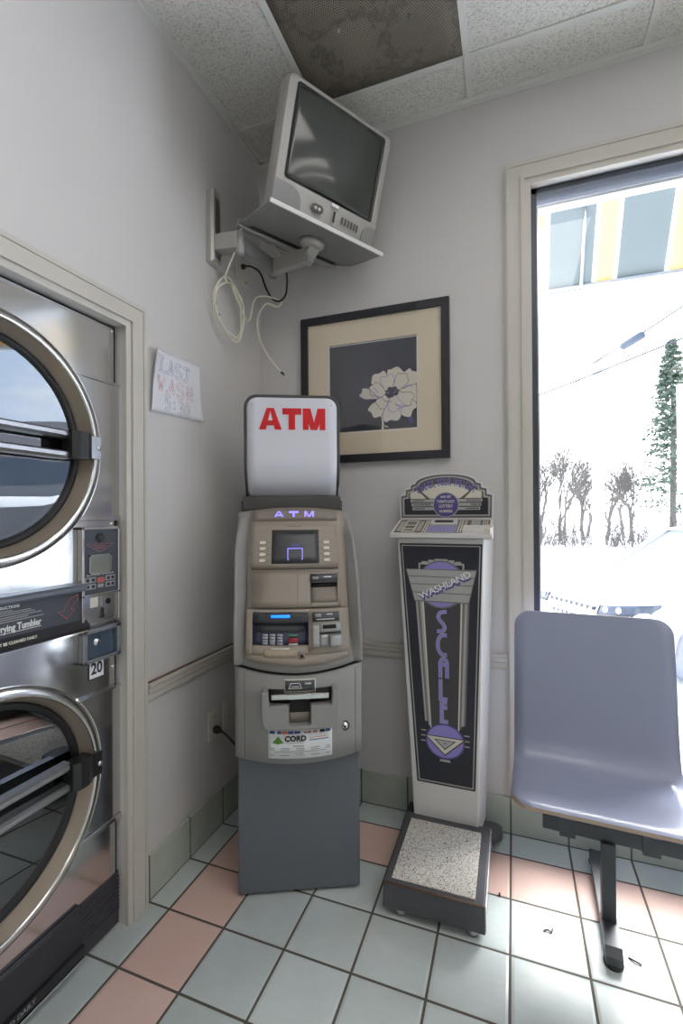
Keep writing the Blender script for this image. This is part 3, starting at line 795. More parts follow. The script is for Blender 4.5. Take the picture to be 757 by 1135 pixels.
# upper shell
def shell(u, v, back=False):
    x = -.205 + .41 * u
    zt = 1.268 + .02 * (1 - (2 * u - 1) ** 2); zb = .775 - .022 * (1 - (2 * u - 1) ** 2)
    z = zb + (zt - zb) * v
    p = F(x + interp(z, XS), z, -.004)
    if back: p.y = .44
    return p
hs = MB().slab(lambda u, v: shell(u, v), lambda u, v: shell(u, v, True), 20, 24).build('head_shell', M['atm_mid'], atm)
# side fins
for s in (-1, 1):
    def fin(u, v, inner=False, s=s):
        z = .772 + (1.252 - .772) * v
        w = .210 - .018 * max(0, (v - .72) / .28) ** 2
        e = min(1, v / .22); t = min(1, (1 - v) / .16)
        p = .030 * (e * e * (3 - 2 * e)) * (t * t * (3 - 2 * t)) + .004
        sec = ((w, .03), (w + .001, -p * .7), (w - .003, -p), (w - .009, -p), (w - .016, -p * .75), (w - .044, .006))
        f_ = u * 5; k = min(4, int(f_)); q = f_ - k
        x = sec[k][0] + (sec[k + 1][0] - sec[k][0]) * q; d = sec[k][1] + (sec[k + 1][1] - sec[k][1]) * q
        y = interp(z, YS) - interp(z, BS) * .15 + d
        return V3((s * x + interp(z, XS), y if not inner else max(y, interp(z, YS)) + .05, z))
    MB().slab(lambda u, v: fin(u, v), lambda u, v: fin(u, v, True), 15, 28).build('side_fin', M['atm_mid'], atm)
# bezel
bz = patch(MB(), -.172, .166, .795, 1.268, .006, .02, 16, 24, arch=.018, smile=.022).build('bezel', M['atm_taupe'], atm)
hd = patch(MB(), -.164, .142, 1.238, 1.276, .0085, .004, 14, 3, arch=.010).build('header', M['atm_taupe_d'], bz)
for ch, x in (('A', -.069), ('T', -.016), ('M', .040)):
    block_letter(ch, .034, .022, .0062, F(x, 1.262, .0100), (1, 0, 0), F(0, 1.28) - F(0, 1.24), M['glow_violet'], 'lit_letter', hd)
spn = patch(MB(), -.165, .139, 1.080, 1.222, .016, .014, 14, 8, arch=.006).build('screen_panel', M['atm_taupe'], bz)
MB().slab(lambda u, v: F(-.16 + .296 * u, 1.072 + .009 * v, .016 - .008 * (1 - v)), lambda u, v: F(-.16 + .296 * u, 1.072 + .009 * v, .0), 10, 2).build('screen_ledge', M['atm_taupe_d'], spn)
patch(MB(), -.036, .012, 1.2165, 1.2195, .0168, .002, 4, 1).build('maker_plate', M['atm_taupe_d'], spn)
scr = patch(MB(), -.092, .072, 1.092, 1.206, .0165, .004, 10, 6).build('screen_border', M['atm_char'], spn)
patch(MB(), -.089, .069, 1.096, 1.203, .0172, .003, 10, 6).build('screen', M['screen'], scr)
SR_, SU = V3((1, 0, 0)), (F(0, 1.2) - F(0, 1.1)).normalized()
ribbons([[(-.021, -.024), (-.025, -.024), (-.025, .016), (.025, .016), (.025, -.024), (.021, -.024)]], .0022, F(-.011, 1.128, .0178), SR_, SU, .0005).build('screen_bracket', M['glow_violet'], scr)
text('please', .007, F(-.012, 1.174, .0178), SR_, SU, M['sc_violet_d'], 'lettering', scr)
text('insert card to begin transaction', .0068, F(-.011, 1.152, .0178), SR_, SU, M['sc_violet_d'], 'lettering', scr)
MB().prism([F(-.03, 1.149, .018), F(.008, 1.149, .018), F(-.0, 1.158, .018), F(-.02, 1.158, .018)], (0, -.0004, 0)).build('screen_flare', M['sc_violet_d'], scr)
for k in range(4):
    z = 1.163 - k * .0198
    for x, s in ((-.122, 1), (.098, -1)):
        c = F(x, z, .017); w = .0105
        b = MB().prism([c + SR_ * (a * s) + SU * h for a, h in ((-w, -.005), (w * .5, -.005), (w, 0), (w * .5, .005), (-w, .005))], (F(0, 1, .006) - F(0, 1, 0)))
        bb = b.build('side_button', M['button'], spn)
        patch(MB(), min(x + s * .013, x + s * .028), max(x + s * .013, x + s * .028), z - .0005, z + .0005, .0166, .001, 2, 1).build('guide_line', M['atm_char'], bb)
# middle band: blank plate and receipt slot
mp = frame_patch(-.158, .140, .955, 1.066, .040, .132, .966, 1.030, .020, .015).build('receipt_panel', M['atm_taupe'], bz)
for a, b, c, e in ((-.156, .138, 1.0655, 1.067), (-.156, .138, .9535, .955), (-.1575, -.156, .955, 1.066), (-.004, -.0025, .957, 1.064), (.139, .1405, .955, 1.066)):
    patch(MB(), a, b, c, e, .0206, .003, 6, 3).build('seam_line', M['atm_taupe_d'], mp)
rl = patch(MB(), .039, .133, 1.032, 1.058, .0215, .004, 4, 2).build('slot_label', M['atm_label'], mp)
patch(MB(), .046, .066, 1.040, 1.050, .0222, .002, 3, 1).build('print_block', M['print_gray'], rl); patch(MB(), .085, .112, 1.0465, 1.0495, .0222, .002, 3, 1).build('print_line', M['print_white'], rl)
MB().slab(lambda u, v: F(.040 + .092 * u, .966 + .064 * v, .019 - .0115 * v), lambda u, v: F(.040 + .092 * u, .966 + .064 * v, .0055), 4, 4).build('receipt_recess', M['atm_taupe_d'], mp)  # darker taupe paints the shade inside the recess
MB().slab(lambda u, v: F(.042 + .088 * u, 1.014 + .016 * v, .0125), lambda u, v: F(.042 + .088 * u, 1.014 + .016 * v, .0075), 3, 1).build('receipt_slot_shade', M['atm_line'], mp)  # slot opening, its black strip made taller as the recess's upper shadow
# keypad panel
kpnl = frame_patch(-.172, .166, .812, .948, -.150, .031, .838, .938, .022, .02).build('keypad_panel', M['atm_taupe'], bz)
patch(MB(), -.168, .160, .800, .813, .021, .02, 14, 2, smile=.018).build('keypad_lip', M['atm_taupe'], kpnl)
patch(MB(), -.150, .031, .838, .938, .0078, .003, 8, 6).build('keypad_recess', M['navy'], kpnl)
hood = patch(MB(), -.150, .031, .905, .938, .0235, .008, 8, 3).build('keypad_hood', M['slate_dk'], kpnl)
patch(MB(), -.090, -.028, .923, .932, .0245, .003, 4, 2).build('light_bar', M['glow_blue'], hood)
patch(MB(), -.136, .018, .877, .906, .0105, .003, 4, 2).build('keypad_shade', M['atm_label'], kpnl)
for r in range(4):
    for c in range(3):
        x = -.109 + c * .024; z = .868 - r * .0085
        patch(MB(), x - .009, x + .009, z - .0032, z + .0032, .012, .006, 2, 1).build('key', M['key'], kpnl)
for z, m in ((.867, 'key_green'), (.856, 'key_red'), (.848, 'key_red'), (.840, 'key_white')):
    patch(MB(), -.033, -.003, z - .0033, z + .0033, .012, .006, 2, 1).build('key', M[m], kpnl)
cl_ = patch(MB(), .044, .134, .909, .938, .0235, .004, 4, 2).build('slot_label', M['atm_label'], kpnl)
patch(MB(), .052, .074, .922, .933, .0242, .002, 3, 1).build('print_block', M['print_gray'], cl_); patch(MB(), .092, .112, .929, .932, .0242, .002, 3, 1).build('print_line', M['print_white'], cl_)
patch(MB(), .058, .118, .914, .917, .0242, .002, 3, 1).build('print_line', M['print_white'], cl_)
cr = MB()
patch(cr, .044, .066, .838, .904, .045, .03, 3, 5); patch(cr, .100, .138, .838, .872, .055, .04, 3, 4); patch(cr, .066, .138, .878, .904, .036, .02, 4, 3); patch(cr, .066, .100, .838, .872, .034, .02, 3, 3)
cr = cr.build('card_reader', M['atm_fin'], kpnl)
patch(MB(), .066, .138, .871, .879, .026, .01, 4, 2).build('card_slot', M['atm_line'], cr); patch(MB(), .078, .122, .889, .901, .0365, .002, 3, 2).build('reader_window', M['atm_line'], cr)
pl = patch(MB(), .000, .020, .801, .819, .0235, .004, 2, 2).build('lock_plate', M['atm_taupe_d'], kpnl)
MB().lathe([(1e-4, .003), (.005, .003), (.005, 0)], F(.01, .810, .0235), (0, -1, 0), 16).build('keyhole', M['atm_line'], pl)
patch(MB(), -.112, -.004, .806, .828, .0228, .001, 6, 2).build('worn_sticker', M['worn'], kpnl)
patch(MB(), -.088, -.03, .829, .833, .0228, .001, 4, 1).build('print_line', M['print_white'], kpnl)
# sign on top
tx = -.020
tbx = MB().box(-.200, .158, .158, .31, 1.276, 1.327, .006).build('sign_base', M['atm_char'], atm)
MB().box(-.206, -.176, .17, .36, 1.235, 1.312, .004).box(.134, .164, .17, .36, 1.235, 1.312, .004).build('base_shoulder', M['atm_char'], atm)
def sy(z): return .176 + (3.4 * max(0, 1.47 - z) ** 2)
outline = [(tx - .175, 1.322)] + [(x, z) for x, z in reversed(arc(tx - .135, 1.663, .040, .040, 90, 180, 8))] + [(x, z) for x, z in arc(tx + .135, 1.663, .040, .040, 90, 0, 8)] + [(tx + .175, 1.322)]
def densify(pl, st=.02):
    o = []
    for a, b in zip(pl, pl[1:] + pl[:1]):
        n = max(1, int(math.hypot(b[0] - a[0], b[1] - a[1]) / st))
        o += [(a[0] + (b[0] - a[0]) * k / n, a[1] + (b[1] - a[1]) * k / n) for k in range(n)]
    return o
def sign_sheet(w, z0, z1, r, yo, th):
    def fx(u, v, y):
        z = z0 + (z1 - z0) * v
        hw = w / 2
        if z > z1 - r: hw = w / 2 - r + math.sqrt(max(0, r * r - (z - (z1 - r)) ** 2))
        return V3((tx - hw + 2 * hw * u, sy(z) - yo + y, z))
    vv = [i / 40 for i in range(35)] + [.86 + .14 * math.sin(PI / 2 * k / 10) for k in range(1, 11)]
    mb = MB(); f = lambda u, v: fx(u, vv[round(v * (len(vv) - 1))], 0); bk = lambda u, v: fx(u, vv[round(v * (len(vv) - 1))], th)
    return mb.slab(f, bk, 10, len(vv) - 1)
sbk = sign_sheet(.350, 1.322, 1.703, .045, -.004, .085).build('sign_case', M['atm_char'], atm)
sf = sign_sheet(.332, 1.328, 1.693, .038, .002, .010).build('sign_face', M['sign_white'], atm)
rim = MB().tube([(x, sy(z) + .004, z) for x, z in densify([(tx - .171, 1.326), (tx - .171, 1.658)] + arc(tx - .131, 1.658, .040, .041, 180, 90, 8) + arc(tx + .131, 1.658, .040, .041, 90, 0, 8) + [(tx + .171, 1.326)])[:-18]], .0065, 8).build('sign_rim', M['atm_char'], atm)
for ch, dx, w_ in (('A', -.080, .084), ('T', -.001, .070), ('M', .081, .084)): block_letter(ch, w_, .080, .024, (tx + dx, sy(1.6) - .0026, 1.6145), (1, 0, 0), (0, 0, 1), M['atm_red'], 'lettering', sf)
for x in (tx - .145, tx + .145): MB().lathe([(1e-4, .002), (.003, .002), (.003, 0)], (x, sy(1.67) - .002, 1.667), (0, -1, 0), 8).build('screw', M['steel_dull'], sf)
# back cable grommet
MB().tube([(-.19, .40, .40), (-.215, .40, .40)], .012).build('cable_gland', M['rubber'], atm)

# wall outlet, blank plate, cord
op = thing('wall_outlet', (0, -.383, .425), 'ivory duplex wall outlet with the black plug in it, left of the ATM', 'outlet')
f = MB().box(0, .006, -.422, -.344, .366, .484, .0025).build('cover_plate', M['plate'], op)
for z in (.452, .398):
    rc = MB().prism([(.006, -.383 + y, z + h) for y, h in rrect(-.017, .017, -.015, .015, .009)], (.0015, 0, 0)).build('receptacle', M['plate'], op)
    MB().box(.0075, .0078, -.391, -.389, z - .004, z + .006).box(.0075, .0078, -.377, -.375, z - .004, z + .006).build('slots', M['print_black'], rc)
b_ = thing('wall_plate', (0, -.2855, .43), 'ivory wall plate close behind the ATM, right of the outlet', 'outlet')
MB().box(0, .006, -.325, -.246, .368, .492, .0025).build('cover_plate', M['plate'], b_)
MB().prism([(.006, -.2855 + y, .452 + h) for y, h in rrect(-.017, .017, -.015, .015, .009)], (.0015, 0, 0)).prism([(.006, -.2855 + y, .408 + h) for y, h in rrect(-.017, .017, -.015, .015, .009)], (.0015, 0, 0)).build('receptacle', M['plate'], b_)
pc = thing('mains_cable', (.03, -.383, .40), 'black power cord plugged into the ivory outlet', 'power cord')
MB().lathe([(1e-4, 0), (.014, 0), (.016, .006), (.015, .022), (.008, .032), (.006, .044), (1e-4, .044)], (.0078, -.383, .404), (.93, -.32, .05), 16).build('plug', M['black'], pc)
MB().tube(spline([(.05, -.397, .406), (.08, -.404, .395), (.105, -.385, .355), (.11, -.345, .30), (.118, -.32, .28)], 6), .0045, 8).build('cord', M['black'], pc)

# ------------------------------------------------------------------ weighing machine
sc = thing('weighing_scale', (.88, -.25, 0), 'tall white coin weighing scale with navy and violet art-deco lettering', 'weighing scale')
bm_ = MB().prism([(.738, -.536, .026), (1.049, -.536, .026), (1.047, -.528, .104), (.740, -.531, .104)], (0, .368, 0))
bs = bm_.build('base', M['sc_base'], sc)
bv = bs.modifiers.new('bevel', 'BEVEL'); bv.width = .004; bv.segments = 2; bv.limit_method = 'ANGLE'
MB().tube([(.741, -.531, .103), (1.046, -.529, .103)], .0032, 6).build('worn_edge', M['rust'], bs)
MB().box(1.0465, 1.0505, -.530, -.170, .03, .106, .001).build('edge_trim', M['sc_silver'], bs)
MB().box(.762, 1.018, -.512, -.205, .102, .1075, .002).build('step_pad', M['terrazzo'], sc)
for x, y in ((.79, -.505), (1.01, -.505), (.79, -.2), (1.01, -.2)):
    MB().lathe([(1e-4, 0), (.017, 0), (.017, .008), (.011, .012), (.008, .03), (1e-4, .03)], (x, y, 0), (0, 0, 1), 16).build('foot', M['steel_dull'], sc)
MB().prism([(x, y, .028) for x, y in [(.72, -.165), (1.04, -.165)] + arc(1.055, -.085, .032, .035, -60, 90, 6) + [(.72, -.03)]], (0, 0, .030)).build('rear_plate', M['sc_base'], sc)
for x in (.75, 1.05): MB().lathe([(1e-4, 0), (.014, 0), (.014, .03), (1e-4, .03)], (x, -.07, 0), (0, 0, 1), 12).build('foot', M['rubber'], sc)
FYB, FYT = -.172, -.178
def cf(x, z, d=0): return V3((x, FYB + (FYT - FYB) * (z - .1) / 1.07 - d, z))
fr4 = [cf(.768, .058), cf(1.0045, .058), cf(1.0325, 1.168), cf(.7075, 1.168)]
bk4 = [V3((.742, -.034, .058)), V3((1.024, -.034, .058)), V3((1.062, -.034, 1.168)), V3((.690, -.034, 1.168))]
col = MB().add(fr4 + bk4, [(0, 1, 2, 3), (5, 4, 7, 6), (1, 5, 6, 2), (4, 0, 3, 7), (3, 2, 6, 7), (4, 5, 1, 0)]).build('column', M['sc_white'], sc)
bv = col.modifiers.new('bevel', 'BEVEL'); bv.width = .006; bv.segments = 3; bv.limit_method = 'ANGLE'
# front art panel
def lay(pts, d, t=.0008): return MB().prism([cf(x, z, d) for x, z in pts], (0, -t, 0))
pa = lay([(.718, 1.147), (1.027, 1.147), (.9955, .234), (.7795, .234)], 0, .0020).build('art_panel', M['sc_navy'], sc)
def inset_frame(k0, k1):
    o = [(.718 + k0, 1.147 - k0), (1.027 - k0, 1.147 - k0), (.9955 - k0, .234 + k0), (.7795 + k0, .234 + k0)]
    i = [(.718 + k1, 1.147 - k1), (1.027 - k1, 1.147 - k1), (.9955 - k1, .234 + k1), (.7795 + k1, .234 + k1)]
    mb = MB()
    for k in range(4): mb.prism([cf(*q, .0020) for q in (o[k], o[(k + 1) % 4], i[(k + 1) % 4], i[k])], (0, -.0006, 0))
    return mb
inset_frame(.0065, .0105).build('border_line', M['sc_grey'], pa)
L0 = .0021
# fluted side columns and dark centre panel
lay([(.790, .93), (.966, .93), (.948, .455), (.824, .455)], L0).build('centre_panel', M['sc_char'], pa)
for (a0, a1, b0, b1, z1, m) in ((.779, .786, .812, .819, .47, 'sc_grey'), (.786, .796, .819, .826, .468, 'sc_grey_d'), (.796, .804, .826, .832, .455, 'sc_grey'), (.804, .810, .832, .836, .445, 'sc_cream'),
                                (.972, .979, .955, .962, .47, 'sc_grey_d'), (.963, .972, .946, .955, .468, 'sc_grey'), (.954, .963, .939, .946, .455, 'sc_grey_d'), (.948, .954, .934, .939, .445, 'sc_cream')):
    lay([(a0, .93), (a1, .93), (b1, z1), (b0, z1)], L0 + .0004).build('flute', M[m], pa)
# crown: steps, disc, winged plate
for a, b, z in ((.803, .825, 1.077), (.828, .849, 1.083), (.852, .900, 1.087), (.903, .925, 1.083), (.928, .950, 1.078)):
    lay([(a, z - .010), (b, z - .010), (b, z + .002), (a, z + .002)], L0).build('crown_step', M['sc_grey'], pa)
ribbons([[(-.082, -.026), (-.082, .0), (.082, .0), (.082, -.026)]], .006, cf(.876, 1.070, L0), (1, 0, 0), (0, 0, 1), .0006).build('crown_line', M['sc_grey'], pa)
lay([(.876 + .089 * math.cos(2 * PI * k / 40), .993 + .091 * math.sin(2 * PI * k / 40)) for k in range(40)], L0 + .0006).build('disc_rim', M['sc_grey_d'], pa)
lay([(.876 + .083 * math.cos(2 * PI * k / 40), .993 + .085 * math.sin(2 * PI * k / 40)) for k in range(40)], L0 + .0012).build('violet_disc', M['sc_violet'], pa)
wg = lay([(.742, 1.049), (1.007, 1.052), (.978, .925), (.775, .925)], L0 + .0016).build('winged_plate', M['sc_grey_d'], pa)
zs = [(1.047, 1.0235), (1.0195, .994), (.990, .9625), (.9585, .930)]
for a, b in zs:
    xl = lambda z: .745 + (1.049 - z) * .266; xr = lambda z: 1.004 - (1.052 - z) * .228
    lay([(xl(a), a), (xr(a), a), (xr(b), b), (xl(b), b)], L0 + .0022).build('wing_stripe', M['sc_grey'], wg)
wdir = (V3((.213, 0, .106))).normalized()
wup = V3((-wdir.z, 0, wdir.x))
text('WASHLAND', .0335, cf(.894, .983, L0 + .0030), wdir, wup, M['sc_violet_d'], 'lettering', wg, .0016, xs=1.13, ext=.0002)
text('WASHLAND', .0335, cf(.890, .990, L0 + .0036), wdir, wup, M['print_white'], 'lettering', wg, .0004, xs=1.13, ext=.0002)
# S C A L E in deco strokes
def deco(body, cx, cz, w, h):
    a, b = w / 2, h / 2
    if body == 'S': return [[(p.x * a, p.y * b) for p in spline([(1.05, .95, 0), (.45, .95, 0), (-.35, .82, 0), (-.7, .45, 0), (-.35, .12, 0), (.3, -.22, 0), (.62, -.56, 0), (.35, -.86, 0), (-.2, -.95, 0), (-1.0, -.95, 0)], 4)]]
    if body == 'C': return [[(1.0 * a, .96 * b), (.3 * a, .96 * b)] + arc(.3 * a, 0, 1.2 * a, .96 * b, 90, 270, 12) + [(1.0 * a, -.92 * b)]]
    if body == 'A': return [[(-.5 * a, -b), (-.5 * a, .35 * b)] + arc(.18 * a, .4 * b, .68 * a, .5 * b, 180, 0, 8) + [(.86 * a, -b)], [(-.95 * a, .32 * b), (.8 * a, .32 * b)]]
    if body == 'L': return [[(-.5 * a, b), (-.5 * a, -.92 * b), (.9 * a, -.92 * b)]]
    return [[(-.4 * a, b), (-.4 * a, -.92 * b), (.9 * a, -.92 * b)], [(-.4 * a, .92 * b), (.7 * a, .92 * b)], [(-.8 * a, .45 * b), (.75 * a, .45 * b)]]
for ch, cx, cz, h in (('S', .877, .853, .078), ('C', .878, .765, .078), ('A', .880, .679, .076), ('L', .880, .597, .078), ('E', .882, .512, .078)):
    P = deco(ch, 0, 0, .036, h)
    o = ribbons(P, .0145, cf(cx, cz, L0 + .0008), (1, 0, 0), (0, 0, 1), .0006).build('lettering', M['sc_grey'], pa)
    ribbons(P, .0108, cf(cx, cz, L0 + .0014), (1, 0, 0), (0, 0, 1), .0006).build('letter_fill', M['sc_violet'], o)
# lower disc and triangle
dc = lay([(.886 + .073 * math.cos(2 * PI * k / 40), .402 + .066 * math.sin(2 * PI * k / 40)) for k in range(40)], L0 + .0006).build('disc_rim', M['sc_violet_d'], pa)
lay([(.886 + .067 * math.cos(2 * PI * k / 40), .402 + .061 * math.sin(2 * PI * k / 40)) for k in range(40)], L0 + .0012).build('violet_disc', M['sc_violet'], dc)
for s in (-1, 1):
    for z in (.434, .414, .394): lay([(.886 + s * .070, z - .002), (.886 + s * .090, z - .002), (.886 + s * .090, z + .002), (.886 + s * .070, z + .002)], L0).build('speed_line', M['sc_grey'], dc)
for k, m in ((0, 'sc_char'), (.006, 'sc_cream'), (.022, 'sc_char'), (.027, 'sc_grey'), (.042, 'sc_violet_d')):
    lay([(.807 + k * 1.7, .420 - k * .55), (.965 - k * 1.7, .420 - k * .55), (.886, .348 + k * 1.05)], L0 + .0018 + k * .02).build('triangle', M[m], dc)
lay([(.866, .325), (.906, .325), (.904, .333), (.868, .333)], L0).build('bar', M['sc_grey'], pa)
# console
cn = MB().prism([(0, -.034, 1.168), (0, -.176, 1.168), (0, -.226, 1.172), (0, -.228, 1.184), (0, -.06, 1.236), (0, -.034, 1.236)], (.372, 0, 0))
cn.v = [(.690 + x, y, z) for x, y, z in cn.v]
cn = cn.build('console', M['sc_white'], sc)
cs = V3((0, -.168, -.052)).normalized(); cnn = V3((0, -.052, .168)).normalized()
def con(u, v, d=0): return V3((.690 + .372 * u, -.228 + .168 * v, 1.184 + .052 * v)) + cnn * d
def cq(u0, u1, v0, v1, m, nm, par=cn, d=.0002, t=.001):
    return MB().prism([con(u0, v0, d), con(u1, v0, d), con(u1, v1, d), con(u0, v1, d)], cnn * t).build(nm, M[m], par)
cq(.03, .97, .10, .96, 'sc_brown', 'console_face')
il = cq(.10, .24, .14, .90, 'sc_cream', 'price_label', d=.0012)
for v0, v1, m in ((.60, .82, 'sc_grey_d'), (.38, .52, 'sc_brown'), (.20, .30, 'sc_grey_d')): cq(.12, .22, v0, v1, m, 'print_line', il, .0022, .0006)
for u in (.05, .066, .082, .256, .272, .288): cq(u, u + .008, .2, .85, 'sc_cream', 'stripe', d=.0012)
for u in (.315, .34, .665, .69): cq(u, u + .015, .12, .92, 'sc_cream', 'stripe', d=.0012)
sl = MB().prism([con(.37, .58, .001), con(.65, .58, .001), con(.64, .95, .001), con(.37, .95, .001)], cnn * .006).build('slot_cover', M['sc_white'], cn)
cq(.41, .60, .68, .84, 'print_black', 'ticket_slot', sl, .0072, .0008)
kb = cq(.355, .655, .10, .54, 'sc_grey', 'key_strip', d=.0012)
for k in range(9):
    cq(.362 + k * .0325, .384 + k * .0325, .14, .50, 'sc_violet', 'key', kb, .0022, .001)
for u in (.72, .735, .90, .92, .94): cq(u, u + .008, .45, .92, 'sc_cream', 'stripe', d=.0012)
cb = MB().prism([con(.72, .08, 0), con(.955, .08, 0), con(.955, .42, 0), con(.72, .42, 0)], cnn * .012).build('coin_cup', M['sc_white'], cn)
MB().prism([con(.735, .12, .0122), con(.91, .14, .0122), con(.88, .30, .0122), con(.77, .30, .0122)], cnn * .0008).build('cup_hollow', M['sc_cream'], cb)
MB().prism([con(.93, .05, 0), con(.985, .02, 0), con(1.0, .2, 0), con(.95, .35, 0)], cnn * .02).build('coin_insert', M['plate'], cn)
cq(.785, .875, .50, .93, 'sc_grey', 'coin_mark', d=.0012)
# marquee sign
MY = -.052
half = [(.184, 1.234), (.186, 1.338), (.166, 1.343), (.166, 1.364), (.146, 1.368), (.144, 1.384), (.126, 1.389)]
def mq(k, d, t=.0008):
    """marquee outline inset by k"""
    r = [(.876 + x - k, max(z - k, 1.234 + k)) for x, z in half]
    r[0] = (.876 + .184 - k, 1.238 + k)
    top = [(.876 + (.126 - k) * math.cos(R(a)), 1.389 - k + .036 * math.sin(R(a))) for a in range(12, 169, 12)]
    l = [(2 * .876 - x, z) for x, z in reversed(r)]
    return MB().prism([(x, MY - d, z) for x, z in r + top + l], (0, -t, 0))
mqo = mq(0, -.014, .014).build('marquee', M['sc_white'], sc)
mq(.0055, 0, .0008).build('grey_border', M['sc_grey_d'], mqo)
mq(.009, .0008, .0006).build('dark_line', M['sc_char'], mqo)
mq(.012, .0014, .0006).build('light_border', M['sc_grey'], mqo)
mq(.018, .0020, .0006).build('art_field', M['sc_brown'], mqo)
D1 = .0027
def mr(pts, m, nm, d=D1, t=.0006, par=mqo): return MB().prism([(x, MY - d, z) for x, z in pts], (0, -t, 0)).build(nm, M[m], par)
mr([(.712, 1.258), (1.040, 1.258), (1.040, 1.322), (.712, 1.322)], 'sc_navy', 'navy_band')
mr([(.734, 1.345), (.765, 1.358), (.80, 1.322), (.735, 1.322)], 'sc_cream', 'ray'); mr([(1.018, 1.345), (.987, 1.358), (.952, 1.322), (1.017, 1.322)], 'sc_cream', 'ray')
mr([(.782, 1.350), (.80, 1.372), (.876, 1.386), (.952, 1.372), (.970, 1.350), (.93, 1.318), (.82, 1.318)], 'sc_cream', 'fan')
for k, (zc, wl_, wr_) in enumerate(((1.313, .046, .055), (1.297, .068, .034), (1.281, .040, .048))):
    for s in (-1, 1):
        x0, x1 = (.736 + k * .004, .835) if s < 0 else (.917, 1.020 - k * .004)
        b_ = mr([(x0, zc - .006), (x1, zc - .006), (x1, zc + .006), (x0, zc + .006)], 'sc_grey', 'banner', D1 + .0006)
        # the worn small print on each banner
        rnd = random.Random(k * 2 + s); xx = x0 + .008 if s < 0 else x1 - .006 - wr_
        end = xx + (wl_ if s < 0 else wr_); mbp = MB()
        while xx < end:
            w = rnd.uniform(.0025, .0045); mbp.prism([(xx, MY - D1 - .0012, zc - .003), (xx + w, MY - D1 - .0012, zc - .003), (xx + w, MY - D1 - .0012, zc + .003), (xx, MY - D1 - .0012, zc + .003)], (0, -.0003, 0)); xx += w + .0016
        mbp.build('small_print', M['sc_char'], b_)
# central disc
ce = mr([(.879 + .052 * math.cos(2 * PI * k / 36), 1.296 + .051 * math.sin(2 * PI * k / 36)) for k in range(36)], 'sc_grey', 'disc_rim', D1 + .0012)
mr([(.879 + .0485 * math.cos(2 * PI * k / 36), 1.296 + .0475 * math.sin(2 * PI * k / 36)) for k in range(36)], 'sc_violet_d', 'violet_disc', D1 + .0018, par=ce)
for s_, z, tx_ in ((.0125, 1.328, 'AND GET'), (.0150, 1.309, "TODAY'S LUCKY"), (.0165, 1.290, 'LOTTERY'), (.0150, 1.270, 'NUMBERS')):
    text(tx_, s_, (.879, MY - D1 - .0027, z), (1, 0, 0), (0, 0, 1), M['sc_cream'], 'lettering', ce, .0004, xs=.62 if 'LUCKY' in tx_ else .8, ext=.0002)
# arched headline
word = 'CHECK YOUR WEIGHT'; n = len(word)
wts = [.55 if c == ' ' else (1.3 if c in 'WM' else (.6 if c == 'I' else 1.)) for c in word]
tot = sum(wts); acc = 0
for c, w in zip(word, wts):
    q = (acc + w / 2) / tot * 2 - 1; acc += w
    if c == ' ': continue
    x = .879 + q * .118; z = 1.388 - .036 * q * q; a = -q * R(22) * 1.1
    for off, m, d in ((.0022, 'sc_violet_d', 0), (-.0002, 'sc_violet', .0005)):
        text(c, .040, (x, MY - D1 - .0010 - d, z), (math.cos(a), 0, math.sin(a)), (-math.sin(a), 0, math.cos(a)), M[m], 'lettering', mqo, off, xs=.50 if c not in 'W' else .44, ext=.0002)

# ------------------------------------------------------------------ bench
bn = thing('bench_seat', (1.385, -.32, 0), 'blue-grey moulded laminate waiting seat on a charcoal steel beam, in front of the window', 'bench', rot=Matrix.Rotation(R(-2.5), 4, 'Z'), local=True)
# local: origin at the foot, x along the beam, y towards the window
prof = [(-.215, .418), (-.19, .424), (-.12, .421), (-.03, .413), (.035, .410), (.075, .420), (.105, .452), (.122, .50), (.137, .58), (.152, .68), (.168, .78), (.184, .88), (.188, .905)]
pr = spline([(0, y, z) for y, z in prof], 5)
Ls = [0]
for a, b in zip(pr[:-1], pr[1:]): Ls.append(Ls[-1] + (b - a).length)
LT = Ls[-1]
def prf(t):
    t = max(0, min(1, t)) * LT
    for k in range(len(Ls) - 1):
        if t <= Ls[k + 1]:
            q = (t - Ls[k]) / (Ls[k + 1] - Ls[k]); return pr[k].lerp(pr[k + 1], q), (pr[k + 1] - pr[k]).normalized()
    return pr[-1], (pr[-1] - pr[-2]).normalized()
def seat_fn(x0, x1, off, inset=0.):
    rc = .055
    def fn(u, v):
        t = v; s = t * LT; hw0, hw1 = x0 + inset, x1 - inset
        d = min(s, LT - s); sh = 0
        if d < rc: sh = rc - math.sqrt(max(0, rc * rc - (rc - d) ** 2))
        p, tg = prf(t); nrm = V3((0, -tg.z, tg.y))        # towards the sitter
        x = (hw0 + sh) + (hw1 - hw0 - 2 * sh) * u
        return V3((x, p.y, p.z)) + nrm * off
    return fn
def vmap(fn, N=60):
    vv = [.055 / LT * (1 - math.cos(PI / 2 * k / 8)) for k in range(9)]
    vv = vv + [vv[-1] + (1 - 2 * vv[-1]) * k / N for k in range(1, N)] + [1 - a for a in reversed(vv)]
    return lambda u, v: fn(u, vv[round(v * (len(vv) - 1))]), len(vv) - 1
def make_shell(x0, x1):
    f, N = vmap(seat_fn(x0, x1, .0065)); b, _ = vmap(seat_fn(x0, x1, -.0065))
    s = MB().slab(f, b, 12, N).build('seat_shell', M['ply'], bn)
    for off0, off1, nm in ((.0065, .0075, 'laminate_face'), (-.0065, -.0075, 'laminate_back')):
        f, N = vmap(seat_fn(x0, x1, off1, .0008)); b, _ = vmap(seat_fn(x0, x1, off0, .0008))
        MB().slab(f, b, 12, N).build(nm, M['laminate'], s)
SX0, SX1 = -.258, .232
make_shell(SX0, SX1)
make_shell(SX1 + .09, SX1 + .58)
